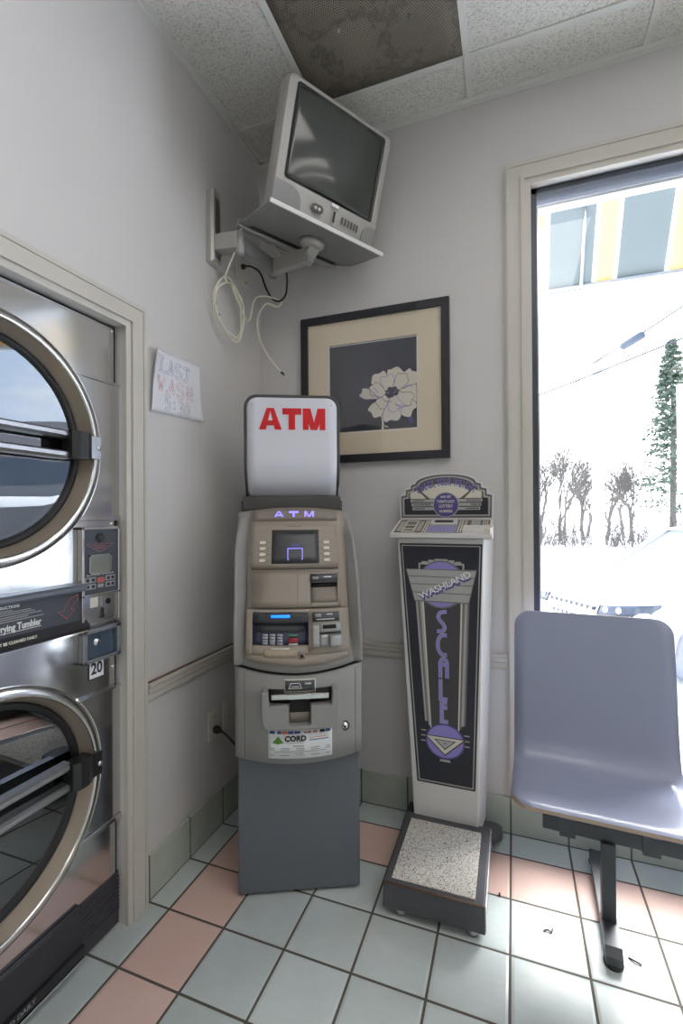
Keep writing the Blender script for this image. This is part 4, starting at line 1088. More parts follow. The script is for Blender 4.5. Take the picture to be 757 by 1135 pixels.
MB().box(-.17, .85, -.06, -.025, .275, .320, .003).build('beam', M['bench_metal'], bn)
for x in (-.10, .12, .47, .69):
    MB().prism([(x - .022, -.15, .4135 - .006), (x - .022, .05, .400), (x - .022, .05, .392), (x - .022, -.02, .322), (x - .022, -.02, .268), (x - .022, -.066, .268), (x - .022, -.066, .322), (x - .022, -.15, .398)], (.044, 0, 0)).build('seat_bracket', M['bench_metal'], bn)
for lx in (.006, .66):
    MB().box(lx - .016, lx + .022, -.075, -.037, .045, .28, .003).build('leg', M['bench_metal'], bn)
    ft = MB().prism([(lx - .019, -.175, .012), (lx - .019, .27, .010), (lx - .019, .27, .036), (lx - .019, -.085, .056), (lx - .019, -.155, .050), (lx - .019, -.175, .034)], (.044, 0, 0)).build('foot_bar', M['bench_metal'], bn)
    for y in (-.155, .25):
        MB().lathe([(1e-4, 0), (.024, 0), (.026, .006), (.020, .012), (1e-4, .012)], (lx + .003, y, 0), (0, 0, 1), 16).build('glide', M['rubber'], ft)
# ------------------------------------------------------------------ television and its wall mount
TVM = Matrix.Translation((.527, -.34, 2.555)) @ Matrix.Rotation(.947, 4, 'Z') @ Matrix.Rotation(.232, 4, 'X') @ Matrix.Rotation(.069, 4, 'Y')
tv = thing('television', (0, 0, 0), 'silver grey tube television tilted forward on a high corner shelf', 'television', local=True)
tv.matrix_basis = TVM
W2, Z0, Z1 = .232, -.213, .214
# front bezel: rounded outline with a slightly bowed front and a stepped picture opening
def bez(w0, w1, z0, z1, r, y): return [V3((x, y + .014 * (x / .23) ** 2, z)) for x, z in rrect(w0, w1, z0, z1, r, 6)]
rings = [bez(-W2 + .008, W2 - .008, Z0 + .006, Z1 - .006, .02, .085), bez(-W2, W2, Z0, Z1, .024, .06), bez(-W2, W2, Z0, Z1, .024, .02), bez(-W2 + .006, W2 - .006, Z0 + .006, Z1 - .006, .02, .003),
         bez(-.201, .206, -.119, .200, .012, 0), bez(-.196, .205 - .004, -.115, .196, .012, .004), bez(-.186, .191, -.104, .187, .016, .016)]
mb = MB(); nn = len(rings[0]); vs = [p for r in rings for p in r]
fs = [[i * nn + k, i * nn + (k + 1) % nn, (i + 1) * nn + (k + 1) % nn, (i + 1) * nn + k] for i in range(len(rings) - 1) for k in range(nn)]
mb.add(vs, fs, True)
bez_o = mb.build('bezel', M['tv'], tv)
bez_o.data.polygons.foreach_set('use_smooth', [True] * len(bez_o.data.polygons))
es = bez_o.modifiers.new('edge', 'EDGE_SPLIT'); es.split_angle = R(35)
# dark surround and bulging tube face
def tube_pt(u, v):
    x = -.19 + .385 * u; z = -.108 + .299 * v
    return V3((x + .0, .0115 - .009 * (1 - ((x - .0025) / .2) ** 2) * (1 - ((z - .0415) / .17) ** 2) + .014 * (x / .23) ** 2, z))
MB().slab(tube_pt, lambda u, v: tube_pt(u, v) + V3((0, .02, 0)), 24, 20).build('picture_tube', M['tube'], tv)
ring = MB()
o_, i_ = bez(-.1955, .2005, -.1145, .1955, .012, .0045), bez(-.187, .192, -.105, .188, .02, .0095)
ring.add(o_ + i_, [[k, (k + 1) % nn, nn + (k + 1) % nn, nn + k] for k in range(nn)], True)
ring.build('black_mask', M['black'], tv)
# tan wrap just behind the bezel, and the tapering back
secs = [(.060, W2 - .002, Z0 + .002, Z1 - .002, .022), (.105, W2 - .012, Z0 + .004, Z1 - .010, .03), (.16, W2 - .03, Z0 + .006, Z1 - .03, .03), (.26, .155, Z0 + .010, .13, .04), (.34, .115, Z0 + .012, .07, .03), (.40, .10, Z0 + .012, .05, .03)]
rs = [[V3((x, y + (.014 * (x / .23) ** 2 if y < .1 else 0), z)) for x, z in rrect(-w, w, z0, z1, r, 6)] for y, w, z0, z1, r in secs]
mb = MB(); vs = [p for r in rs for p in r]
fs = [[i * nn + k, i * nn + (k + 1) % nn, (i + 1) * nn + (k + 1) % nn, (i + 1) * nn + k] for i in range(len(rs) - 1) for k in range(nn)]
fs.append([(len(rs) - 1) * nn + k for k in range(nn)])
mb.add(vs, fs, True); mb.build('back_cover', M['tv_back'], tv)
vb = MB()
for k in range(6): vb.box(-.09 + k * .034, -.072 + k * .034, .30, .36, .078 - .001 * k, .082, .001)
vb.build('vent_slots', M['black'], tv)
# controls: speaker grilles either side, button pod, slot, six buttons, badge
fy = lambda x: .004 + .014 * (x / .23) ** 2
def fpoly(pts, m, nm, t=.002, par=tv): return MB().prism([(x, fy(x) - .002, z) for x, z in pts], (0, -t, 0)).build(nm, M[m], par)
fpoly([(-.224, -.202), (-.120, -.202), (-.122, -.178)] + arc(-.168, -.178, .046, .046, 0, 80, 6) + [(-.19, -.130), (-.224, -.128)], 'tv_grille', 'speaker_grille')
fpoly([(.224, -.202), (.158, -.202), (.160, -.178)] + list(arc(.206, -.178, .046, .046, 180, 110, 5)) + [(.224, -.132)], 'tv_grille', 'speaker_grille')
bp = fpoly([(-.051 + x, -.166 + z) for x, z in rrect(-.024, .024, -.0145, .0145, .013)], 'tv_back', 'jack_panel', .0015)
for x in (-.060, -.044):
    MB().lathe([(1e-4, .002), (.005, .002), (.006, 0)], (x, fy(x) - .0035, -.166), (0, -1, 0), 14).build('jack', M['plate'], bp)
fpoly([(.018, -.186), (.026, -.186), (.026, -.148), (.018, -.148)], 'black', 'sensor_window', .001)
for k in range(6):
    x = .060 + k * .0148
    MB().prism([(x + dx, fy(x) - .002, -.165 + dz) for dx, dz in rrect(-.0035, .0035, -.013, .013, .003, 3)], (0, -.002, 0)).build('button', M['tv_back'], tv)
fpoly([(.004, -.133), (.036, -.133), (.036, -.122), (.004, -.122)], 'chrome', 'badge', .001)
fpoly([(.012, -.212), (.068, -.212), (.066, -.200), (.014, -.200)], 'tv_grille', 'remote_window', .001)

mt = thing('tv_wall_mount', (0, -.385, 2.40), 'grey jointed wall arm and shelf holding the television', 'wall mount')
# plate on the wall
wpz = MB().prism([(0, -.418, 2.262), (.022, -.418, 2.262), (.030, -.408, 2.272), (.030, -.365, 2.272), (.024, -.354, 2.262), (0, -.354, 2.262)], (0, 0, .285)).build('wall_bracket', M['arm'], mt)
MB().box(.030, .033, -.402, -.370, 2.285, 2.525, .002).build('bracket_cover', M['steel_dull'], wpz)
TI = Matrix.Translation((0, 0, 0))
def shelf_w(x, y, z): return TVM @ V3((x, y, z))
shz = -.2155
sh = MB().box(-.246, .258, -.020, .275, shz - .010, shz, .003)
sh.v = [tuple(shelf_w(*v)) for v in sh.v]
sh = sh.build('shelf', M['shelf'], mt)
lip = MB().box(-.248, .260, -.024, -.016, shz - .014, shz + .002, .003)
lip.v = [tuple(shelf_w(*v)) for v in lip.v]; lip.build('front_lip', M['white'], sh)
bl = MB().box(-.246, .258, .262, .300, shz - .022, shz - .012, .003).box(-.246, .258, .292, .300, shz - .022, shz + .02, .002)
bl.v = [tuple(shelf_w(*v)) for v in bl.v]; bl.build('rear_lip', M['arm'], sh)
sl_ = MB().prism([(-.20, .236, shz - .0106), (.20, .236, shz - .0106), (.19, .260, shz - .0106), (-.21, .260, shz - .0106)], (0, 0, -.0008))
sl_.v = [tuple(shelf_w(*v)) for v in sl_.v]; sl_.build('shelf_slot', M['black'], sh)
# two arms, box section
def beam(p0, p1, w, h, mb=None):
    mb = mb or MB(); a, b = V3(p0), V3(p1); d = (b - a).normalized(); s = d.cross(V3((0, 0, 1))).normalized() * w / 2; u = V3((0, 0, h / 2))
    return mb.prism([a + s + u, a - s + u, a - s - u, a + s - u], b - a)
J0, J1, J2 = V3((.03, -.386, 2.340)), V3((.135, -.386, 2.325)), V3((.165, -.175, 2.325))
KN = shelf_w(.015, .135, shz - .012)
beam(J0, J1 + V3((.0, 0, .006)), .046, .062).build('arm', M['arm'], mt)
MB().lathe([(1e-4, -.042), (.017, -.042), (.017, .042), (1e-4, .042)], J1, (0, 0, 1), 20).build('hinge', M['arm'], mt)
beam(J1, J2, .030, .060).build('arm', M['shelf'], mt)
MB().lathe([(1e-4, -.036), (.018, -.036), (.018, .036), (1e-4, .036)], J2, (0, 0, 1), 20).build('hinge', M['shelf'], mt)
J3 = KN + V3((-.01, 0, -.050))
beam(J2, J3, .034, .054).build('arm', M['arm'], mt)
kd_ = (KN - J3).normalized()
tn = TVM.to_3x3() @ V3((0, 0, 1))
MB().lathe([(1e-4, 0), (.052, 0), (.048, -.016), (.034, -.028), (1e-4, -.03)], KN, tn, 24).build('tilt_head', M['arm'], mt)
beam(J3 + V3((-.03, .02, -.012)), KN + V3((.035, -.02, .0)), .05, .03).build('tilt_knuckle', M['arm'], mt)
for p in (J1 + V3((.0, -.0, .042)), J2 + V3((0, 0, .036))): MB().lathe([(1e-4, .005), (.007, .005), (.008, 0)], p, (0, 0, 1), 12).build('bolt', M['chrome'], mt)
# socket box on the wall behind the arm
jb = thing('cable_socket', (0, -.165, 2.35), 'cream cable socket plate on the wall behind the television arm', 'wall socket')
MB().box(0, .008, -.212, -.118, 2.290, 2.400, .003).build('cover_plate', M['plate'], jb)
MB().lathe([(1e-4, .014), (.010, .014), (.012, 0)], (.008, -.168, 2.365), (1, 0, 0), 16).build('socket', M['black'], jb)
MB().lathe([(1e-4, .010), (.006, .010), (.007, 0)], (.008, -.142, 2.305), (1, 0, 0), 12).build('connector', M['steel_dull'], jb)
# black lead from the socket, looping up behind the arm
bc = thing('black_lead', (.02, -.168, 2.36), 'black cord looping under the television arm from the wall socket', 'cord')
MB().tube(spline([(.022, -.168, 2.365), (.05, -.16, 2.362), (.085, -.145, 2.335), (.105, -.125, 2.27), (.13, -.11, 2.225), (.165, -.105, 2.215), (.20, -.12, 2.235), (.215, -.14, 2.29), (.215, -.155, 2.33)], 8), .0042, 8).build('lead', M['black'], bc)
# cream aerial cable: arcs over the arm, coils down and ends in a loose tail
cx = thing('aerial_cable', (.03, -.31, 2.14), 'cream aerial cable hanging in coils below the television arm with a loose tail', 'cable')
pts = [(.20, -.17, 2.375), (.175, -.19, 2.415), (.15, -.26, 2.432), (.13, -.33, 2.425), (.12, -.368, 2.38), (.10, -.372, 2.30), (.05, -.36, 2.22)]
for k in range(0, 26):
    a = R(62 + k * 30)
    rr = 1 + .05 * math.sin(k * 1.7)
    pts.append((.028 + .006 * math.sin(k * 1.1) + .0009 * k, -.310 + .098 * rr * math.cos(a) , 2.128 + .112 * rr * math.sin(a) - .0016 * k))
pts += [(.06, -.205, 2.10), (.075, -.18, 2.20), (.105, -.15, 2.226), (.15, -.11, 2.222), (.17, -.10, 2.212)]
MB().tube(spline(pts, 5), .0037, 8).build('coil', M['cable_w'], cx)
tail = spline([(.17, -.10, 2.212), (.15, -.105, 2.19), (.105, -.13, 2.20), (.075, -.15, 2.13), (.075, -.135, 2.05), (.10, -.11, 1.98), (.13, -.08, 1.93), (.148, -.065, 1.908)], 8)
MB().tube(tail, .0036, 8).build('tail', M['cable_w'], cx)
e0 = tail[-1]; ed = (tail[-1] - tail[-3]).normalized()
MB().lathe([(1e-4, -.004), (.0048, -.004), (.0052, .012), (.002, .014), (.0015, .022), (1e-4, .022)], e0, ed, 12).build('connector', M['black'], cx)
for p in (((.034, -.405, 2.10)), ((.036, -.386, 2.06))):
    MB().lathe([(.0030, -.004), (.0048, -.004), (.0048, .004), (.0030, .004)], p, (0, .5, -.8), 10, close=True).build('cable_clip', M['rubber'], cx)

# ------------------------------------------------------------------ framed print on the far wall
pf = thing('framed_print', (.56, 0, 1.82), 'square framed print of a pale flower on navy, black frame, above the ATM', 'framed picture')
FA, FB_, FC, FD = .226, .893, 1.490, 2.151
fm = MB()
def bar4(mb, a0, a1, z0, z1, w, y0, y1):
    for q in ([(a0, z0), (a0 + w, z0 + w), (a0 + w, z1 - w), (a0, z1)], [(a0, z1), (a0 + w, z1 - w), (a1 - w, z1 - w), (a1, z1)], [(a1, z1), (a1 - w, z1 - w), (a1 - w, z0 + w), (a1, z0)], [(a1, z0), (a1 - w, z0 + w), (a0 + w, z0 + w), (a0, z0)]):
        mb.prism([(x, y0, z) for x, z in q], (0, y1 - y0, 0))
    return mb
bar4(fm, FA, FB_, FC, FD, .033, -.026, -.001).build('frame', M['frame'], pf)
mbd = bar4(MB(), FA + .03, FB_ - .03, FC + .03, FD - .03, .105, -.014, -.010).build('mat_board', M['matboard'], pf)
MB().box(FA + .02, FB_ - .02, -.010, -.002, FC + .02, FD - .02).build('backing', M['frame'], pf)
AX0, AX1, AZ0, AZ1 = .360, .760, 1.618, 2.012
art = MB().box(AX0, AX1, -.0118, -.0102, AZ0, AZ1).build('print', M['print_navy'], pf)
ln = bar4(MB(), AX0 - .0, AX1 + .0, AZ0, AZ1, .003, -.0146, -.0118).build('bevel_line', M['print_white'], mbd)
PY = -.0120
def ap(pts, m, nm, d=0., par=art):
    pts = [(min(max(x, AX0 + .003), AX1 - .003), z) for x, z in pts]
    return MB().prism([(x, PY - d, z) for x, z in pts], (0, -.0003, 0)).build(nm, M[m], par)
def petal(cx, cz, a, ln_, w, seed):
    rnd = random.Random(seed); d = (math.cos(R(a)), math.sin(R(a))); n = (-d[1], d[0]); out = []
    for k in range(0, 25):
        t = k / 24 * PI
        s = math.sin(t); c = -math.cos(t)
        r = ln_ * (s ** .55) * (1 + .06 * math.sin(7 * t + seed) + rnd.uniform(-.015, .015))
        out.append((cx + d[0] * r + n[0] * c * w * (.35 + .65 * s), cz + d[1] * r + n[1] * c * w * (.35 + .65 * s)))
    return out
FXC, FZC = .640, 1.775
ap([(.602, 1.622), (.612, 1.622), (.613, 1.65), (.607, 1.69), (.600, 1.69), (.604, 1.655)], 'petal', 'stem')
ap([(.612, 1.642), (.622, 1.634), (.634, 1.634), (.628, 1.639), (.62, 1.642)], 'petal', 'stem')
ap([(.712, 1.69), (.727, 1.64), (.742, 1.645), (.73, 1.70)], 'sc_violet_d', 'leaf')
pets = [(-.03, -.005, 168, .105, .040, 1), (-.01, .01, 122, .098, .066, 2), (.012, .02, 76, .092, .070, 3), (.03, .01, 40, .112, .062, 4), (.03, -.01, 0, .10, .070, 5), (.02, -.02, -38, .105, .066, 6), (.0, -.025, -82, .094, .070, 7), (-.025, -.02, -128, .085, .060, 8),
        (-.02, .0, 150, .075, .050, 9), (0, .01, 100, .072, .052, 12), (.025, .015, 55, .075, .050, 10), (.03, -.01, -20, .075, .050, 13), (.01, -.015, -70, .062, .055, 11), (-.01, -.012, -135, .055, .045, 14)]
for k, (dx, dz, a, l_, w, sd) in enumerate(pets):
    P = petal(FXC + dx, FZC + dz, a, l_, w, sd)
    P = [(min(max(x, AX0 + .003), AX1 - .003), z) for x, z in P]
    po = ap(P, 'petal', 'petal', .0004 + k * .0005)
    ribbons([P + [P[0]]], .0018, (0, PY - .0007 - k * .0005, 0), (1, 0, 0), (0, 0, 1), .0002).build('ink_line', M['ink' if k % 3 else 'petal_v'], po)
rnd = random.Random(5)
D_ = .0068
ap([(FXC + .012 + (.028 + .006 * math.sin(9 * t)) * math.cos(t), FZC + .008 + (.021 + .004 * math.sin(7 * t)) * math.sin(t)) for t in [2 * PI * k / 28 for k in range(28)]], 'ink', 'flower_centre', D_)
for k in range(9):
    a = rnd.uniform(0, 2 * PI); r = rnd.uniform(.01, .026)
    x, z = FXC + .012 + r * math.cos(a), FZC + .008 + .7 * r * math.sin(a)
    ap([(x + .004 * math.cos(t), z + .004 * math.sin(t)) for t in [2 * PI * q / 8 for q in range(8)]], 'petal_v' if k % 2 else 'print_navy', 'stamen', D_ + .0004)
ribbons([[(-.09, .03), (-.06, .0), (-.045, -.03)], [(-.07, .035), (-.05, .01)], [(.02, -.045), (.06, -.06), (.085, -.058)], [(.03, -.052), (.055, -.068)], [(-.035, -.01), (-.02, -.03), (.01, -.035)], [(.06, .02), (.09, .03), (.1, .02)]], .0026, (FXC, PY - D_, FZC), (1, 0, 0), (0, 0, 1), .0003).build('violet_strokes', M['petal_v'], art)
MB().box(FA + .03, FB_ - .03, -.0225, -.0205, FC + .03, FD - .03).build('glazing', M['glass_pic'], pf)

# ------------------------------------------------------------------ handwritten notice on the left wall
nt_ = thing('paper_notice', (0, -.59, 1.72), 'white handwritten LAST WASH sheet on the wall beside the dryer', 'notice')
def pap(u, v):
    y = -.729 + .270 * u + .006 * v * (1 - u); z = 1.609 + .010 * u + .212 * v + .006 * u * v
    curl = .026 * max(0, (.30 - u) / .30) ** 2 * (.35 + .9 * v * v) + .014 * max(0, (u - .8) / .2) ** 2 * (1 - v) ** 2
    return V3((.0022 + curl, y, z))
def pn(u, v, d): 
    e = 1e-3; a = pap(u + e, v) - pap(u, v); b = pap(u, v + e) - pap(u, v); return pap(u, v) + a.cross(b).normalized() * d
sheet = MB().slab(lambda u, v: pn(u, v, .0003), lambda u, v: pn(u, v, -.0003), 24, 12).build('sheet', M['paper'], nt_)
def pstroke(polys, w, m, nm):
    mb = MB()
    for pl in polys:
        dens = []
        for a, b in zip(pl[:-1], pl[1:]):
            n = max(1, int(math.hypot(b[0] - a[0], b[1] - a[1]) / .02)); dens += [(a[0] + (b[0] - a[0]) * k / n, a[1] + (b[1] - a[1]) * k / n) for k in range(n)]
        dens.append(pl[-1])
        mb.tube([pn(u, v, .0005) for u, v in dens], w / 2, 5)
    return mb.build(nm, m, sheet)
def outline_letters(polys, gap, w, m, nm):
    """double-line lettering: each stroke drawn as an open outline"""
    out = []
    for pl in polys:
        L, Rr = [], []
        for i, p in enumerate(pl):
            a = pl[max(i - 1, 0)]; b = pl[min(i + 1, len(pl) - 1)]
            dx, dy = (b[0] - a[0]) * 1.29, b[1] - a[1]; q = math.hypot(dx, dy) or 1
            L.append((p[0] - dy / q * gap / 1.29, p[1] + dx / q * gap)); Rr.append((p[0] + dy / q * gap / 1.29, p[1] - dx / q * gap))
        out.append(L + Rr[::-1] + [L[0]])
    return pstroke(out, w, m, nm)
def aff(polys, x, y, sx, sy): return [[(x + px * sx, y + py * sy) for px, py in pl] for pl in polys]
GL = {'L': [[(.75, .92), (.6, 1.0), (.45, .9), (.32, .1), (.1, .02), (.35, .02), (.95, .0)]],
      'A': [[(0, .2), (.1, .02), (.35, .1), (.7, 1.0), (.8, .5), (.85, 0)], [(.35, .42), (.9, .38)]],
      'S': [arc(.5, .74, .38, .24, 30, 270, 9) + arc(.5, .26, .40, .25, 90, -160, 9)],
      'T': [[(.1, .95), (1.0, .95)], [(.6, .95), (.55, .2), (.35, .0), (.1, .12)]],
      'W': [arc(.12, .72, .12, .24, 0, 300, 8), [(.12, .95), (.3, .6), (.3, .05), (.55, .55), (.6, .05), (.8, .5), (.95, .95)]],
      'H': [[(.2, 0), (.3, .5), (.25, 1.0)], [(.8, 1.0), (.75, .4), (.85, 0)], [(.1, .45), (.9, .55)]],
      '5': [[(.85, 1.0), (.2, 1.0), (.2, .56)] + arc(.42, .32, .40, .31, 100, -140, 9)],
      '3': [arc(.45, .74, .36, .25, 140, -85, 8) + arc(.45, .26, .40, .26, 85, -150, 8)],
      '0': [arc(.5, .5, .38, .5, 0, 360, 16)],
      ':': [[(.4, .70), (.55, .70)], [(.4, .28), (.55, .28)]]}
for word, x0, y0, st, h, mt_ in (('LAST', .12, .67, .165, .24, 'pen_blue'), ('WASH', .10, .36, .19, .24, 'pen_red'), ('5:30', .27, .08, .125, .22, 'pen_grey')):
    for k, ch in enumerate(word):
        outline_letters(aff(GL[ch], x0 + k * st, y0 - k * .015, st * .84, h), .021, .0013, M[mt_], 'lettering')

# ------------------------------------------------------------------ bits on the floor
def crumb(pts, r, x, y, label, nm, cat, m='crumb'):
    t = MB().tube(spline([(x + a, y + b, c) for a, b, c in pts], 4), r, 6).build(nm, M[m]); tag(t, label, cat); return t
crumb([(0, 0, .003), (.006, .012, .004), (.010, .018, .003)], .0032, .228, -.552, 'tiny dark screw lying on the pink tile left of the ATM', 'screw', 'screw')
crumb([(-.003, 0, .004), (.003, 0, .004)], .005, 1.082, -.335, 'small dark red bead on the floor right of the scale', 'bead', 'bead')
crumb([(0, 0, .002), (.012, .006, .004), (.022, .002, .003), (.026, .018, .002)], .0022, 1.21, -.43, 'curled dry leaf scrap on the floor under the bench seat', 'leaf_scrap', 'debris')
crumb([(0, 0, .002), (.014, -.008, .004), (.03, -.014, .003)], .0024, 1.43, -.44, 'dry twig scrap on the bright floor beside the bench foot', 'twig_scrap', 'debris')
# ------------------------------------------------------------------ outside the window
GZ = -.30
struct(MB().grid(lambda u, v: V3((-40 + 110 * u, .16 + 79 * v, -.60 + .30 * min(1, max(0, (79 * v - 6) / 12)) + (0 if v < .1 else .08 * math.sin(9 * u + 5 * v) * math.sin(14 * v)))), 40, 40).build('snow_ground', M['snow']))
# striped awning over the window
aw = thing('awning', (2.1, .5, 2.9), 'grey, white and yellow striped awning outside above the window', 'awning')
AY, AZ = .90, 2.492
def aws(u, v): return V3((.2 + 4.0 * u, AY - .84 * v, AZ + .006 * math.sin(u * 37) * (1 - v) + 1.35 * v - .12 * v * (1 - v)))
MB().slab(lambda u, v: aws(u, v), lambda u, v: aws(u, v) + V3((0, .003, .002)), 60, 10).build('awning_canvas', M['awning_x'], aw)
fr = MB().tube([(.2, AY - .01, AZ + .012), (4.2, AY - .01, AZ + .012)], .012, 8)
for x in (.22, 1.49, 2.85, 4.18): fr.tube([(x, AY - .02, AZ + .012), (x, .12, AZ + 1.30)], .011, 8)
fr.build('awning_frame', M['alu'], aw)
MB().tube([(2.85, AY - .03, AZ + .012), (2.85, .14, AZ + .02)], .010, 8).build('awning_arm', M['alu'], aw)

# cars
def make_car(name, loc, ang, paint, label, length=4.55, hs=1.0):
    c = thing(name, loc, label, 'car', rot=Matrix.Rotation(R(ang), 4, 'Z'), local=True)
    st = [(0, .60, .34, .70), (.05, .74, .27, .80), (.16, .84, .22, .88), (.42, .90, .21, .96), (.9, .925, .21, 1.01), (1.35, .93, .21, 1.06), (2.2, .93, .21, 1.09), (3.4, .93, .22, 1.11), (4.1, .91, .25, 1.10), (4.42, .85, .32, 1.02), (4.55, .74, .40, .92)]
    sc_l = length / 4.55
    def ring(y, w, zb, zt):
        return [(x * w, y * sc_l, (zb + (zt - zb) * h) * hs) for x, h in ((-.55, 0), (-.90, .03), (-.985, .22), (-1., .5), (-.975, .74), (-.90, .90), (-.68, .975), (-.3, 1.0), (.3, 1.0), (.68, .975), (.90, .90), (.975, .74), (1., .5), (.985, .22), (.90, .03), (.55, 0))]
    rs = [ring(*s_) for s_ in st]; n = len(rs[0]); mb = MB()
    mb.add([p for r in rs for p in r], [[i * n + k, i * n + (k + 1) % n, (i + 1) * n + (k + 1) % n, (i + 1) * n + k] for i in range(len(rs) - 1) for k in range(n)] + [list(range(n)), [(len(rs) - 1) * n + k for k in range(n)]], True)
    b = mb.build('body', paint, c); sb = b.modifiers.new('smooth', 'SUBSURF'); sb.levels = 1; sb.render_levels = 2
    # cabin
    def cab(dx, dz, nm, m, par):
        lo = [(-.84, 1.30), (-.84, 4.30), (.84, 4.30), (.84, 1.30)]; hi = [(-.62, 2.15), (-.60, 3.95), (.60, 3.95), (.62, 2.15)]
        mb = MB(); mb.add([(x * (1 + dx), y * sc_l, (1.03) * hs) for x, y in lo] + [(x * (1 + dx), y * sc_l, (1.60 + dz) * hs) for x, y in hi], [(0, 1, 5, 4), (1, 2, 6, 5), (2, 3, 7, 6), (3, 0, 4, 7), (4, 5, 6, 7)])
        o = mb.build(nm, m, par); bv = o.modifiers.new('bevel', 'BEVEL'); bv.width = .05; bv.segments = 3; return o
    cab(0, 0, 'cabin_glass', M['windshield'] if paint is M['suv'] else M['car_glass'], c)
    MB().slab(lambda u, v: V3((-.66 + 1.32 * u, (2.05 + 2.0 * v) * sc_l, (1.60 + .05 * math.sin(PI * u) * (1 - .3 * v)) * hs)), lambda u, v: V3((-.66 + 1.32 * u, (2.05 + 2.0 * v) * sc_l, 1.575 * hs)), 10, 10).build('roof', paint, c)
    pil = MB()
    for s in (-1, 1):
        for (y0, y1) in ((1.32, 2.12), (2.72, 2.75), (3.5, 3.45), (4.28, 3.98)):
            pil.tube([(s * .845, y0 * sc_l, 1.05 * hs), (s * .625, y1 * sc_l, 1.60 * hs)], .035, 6)
    pil.build('pillars', paint, c)
    for s in (-1, 1):
        hy = lambda x, z: interp(x, [(.40, -.014), (.57, -.004), (.70, .040), (.78, .13), (.84, .30)]) + .45 * max(0, z - .66)
        def hp(u, v, d=0., z0=.705, z1=.800, s=s):
            x = .44 + .40 * u; z = z0 + (z1 - z0) * v + .05 * u * (.3 + .7 * v)
            return V3((s * x, hy(x, z) + d, z * hs))
        h = MB().slab(lambda u, v: hp(u, v), lambda u, v: hp(u, v, .1), 14, 5).build('headlight', M['lamp_glass'], c)
        for q in (.25, .60):
            MB().lathe([(1e-4, .008), (.026, .006), (.032, 0)], hp(q, .55, -.004), (s * .25, -1, .3), 14).build('lens', M['chrome'], h)
        MB().slab(lambda u, v: hp(u, v, -.004, .693, .707), lambda u, v: hp(u, v, .05, .693, .707), 14, 1).build('lamp_edge', M['black'], h)
        MB().slab(lambda u, v: hp(u * .04, v, -.004), lambda u, v: hp(u * .04, v, .05), 2, 3).build('lamp_edge', M['black'], h)
        mi = MB().box(s * .93 - .10, s * .93 + .10, 1.55 * sc_l, 1.68 * sc_l, 1.06 * hs, 1.20 * hs, .03).build('mirror', paint, c)
    for z0, z1, w in ((.735, .775, .40), (.60, .64, .36)):
        gr = MB().box(-w, w, .0, .05, z0 * hs, z1 * hs, .004).build('grille', M['black'], c)
        gd = MB()
        for k in range(9):
            x = -w + .04 + k * (2 * w - .08) / 8; gd.box(x - .018, x + .018, -.006, .01, (z0 + .012) * hs, (z1 - .010) * hs, .002)
        gd.build('grille_bars', M['chrome'], gr)
    MB().box(-.5, .5, .02, .10, .33 * hs, .46 * hs, .02).build('lower_grille', M['black'], c)
    for y in (.90 * sc_l, 3.62 * sc_l):
        for s in (-1, 1):
            w = MB().lathe([(.21, .11), (.30, .115), (.335, .09), (.34, 0), (.335, -.09), (.30, -.115), (.21, -.11)], (s * .83, y, .34), (1, 0, 0), 32, close=True).build('wheel', M['tire'], c)
            rm = MB().lathe([(.215, .105), (.20, .09), (.19, .05), (.05, .075), (1e-4, .08)], (s * .83, y, .34), (s, 0, 0), 32)
            rm.build('alloy_rim', M['alloy'], w)
            sp = MB()
            for k in range(5):
                a = 2 * PI * k / 5; d = V3((0, math.cos(a), math.sin(a))); t = V3((0, -d.z, d.y)); o = V3((s * .93, y, .34))
                sp.prism([o + d * .03 + t * .035, o + d * .2 + t * .02, o + d * .2 - t * .02, o + d * .03 - t * .035], (s * .01, 0, 0))
            sp.build('spokes', M['alloy'], w)
            MB().tube([(s * .935, y + .40 * math.cos(R(a)), .35 + .40 * math.sin(R(a))) for a in range(0, 181, 12)], .022, 6).build('wheel_arch', paint, c)
    return c
make_car('suv', (1.77, 4.37, -.60), -58, M['suv'], 'white SUV parked nose-on right outside the window', 4.6, 1.02)
make_car('car', (2.2, 22.2, GZ), 70, M['red_paint'], 'red car parked far off in front of the bare trees')
# street furniture
up = thing('utility_pole', (3.53, 13.8, GZ), 'pale wooden utility pole standing in front of the bare trees', 'utility pole')
MB().lathe([(.17, 0), (.15, 3), (.12, 8.5), (1e-4, 8.5)], (3.53, 13.8, GZ), (0, 0, 1), 16).build('post', M['pole'], up)
MB().tube([(2.9, 13.6, 5.2), (4.2, 14.0, 5.2)], .05, 6).build('cross_arm', M['pole'], up)
gw = thing('guy_wire', (1.9, 14, GZ), 'pale guy wires slanting to the ground left of the utility pole', 'wire')
for dx in (0, .25): MB().tube([(3.45, 13.85, 5.0), (1.8 + dx, 13.6, GZ)], .010, 5).build('wire', M['pole'], gw)
def wire(pts, r, label, nm='power_line'):
    t = MB().tube(spline(pts, 6), r, 6).build(nm, M['wire']); tag(t, label, 'wire'); return t
wire([(-2.2, 13.6, 3.77), (2.06, 13.14, 4.85), (5.22, 12.28, 5.72), (9, 11.2, 6.75)], .024, 'single black wire crossing the white sky below the splice')
wire([(2.9, 10.3, 4.75), (3.49, 9.57, 4.95), (4.14, 8.73, 5.18), (6.5, 5.8, 6.2)], .017, 'black aerial cable high outside that carries the fat splice case')
tag(MB().lathe([(1e-4, -.26), (.06, -.25), (.085, -.22), (.085, .22), (.06, .25), (1e-4, .26)], (3.53, 9.42, 4.90), V3((.66, -.72, .23)), 16).build('splice_case', M['closure']), 'fat grey splice case hanging on the aerial cable', 'splice case')
sg = thing('street_sign', (5.2, 9.9, GZ), 'pale blue sign panel with white edge at the right of the window view', 'sign')
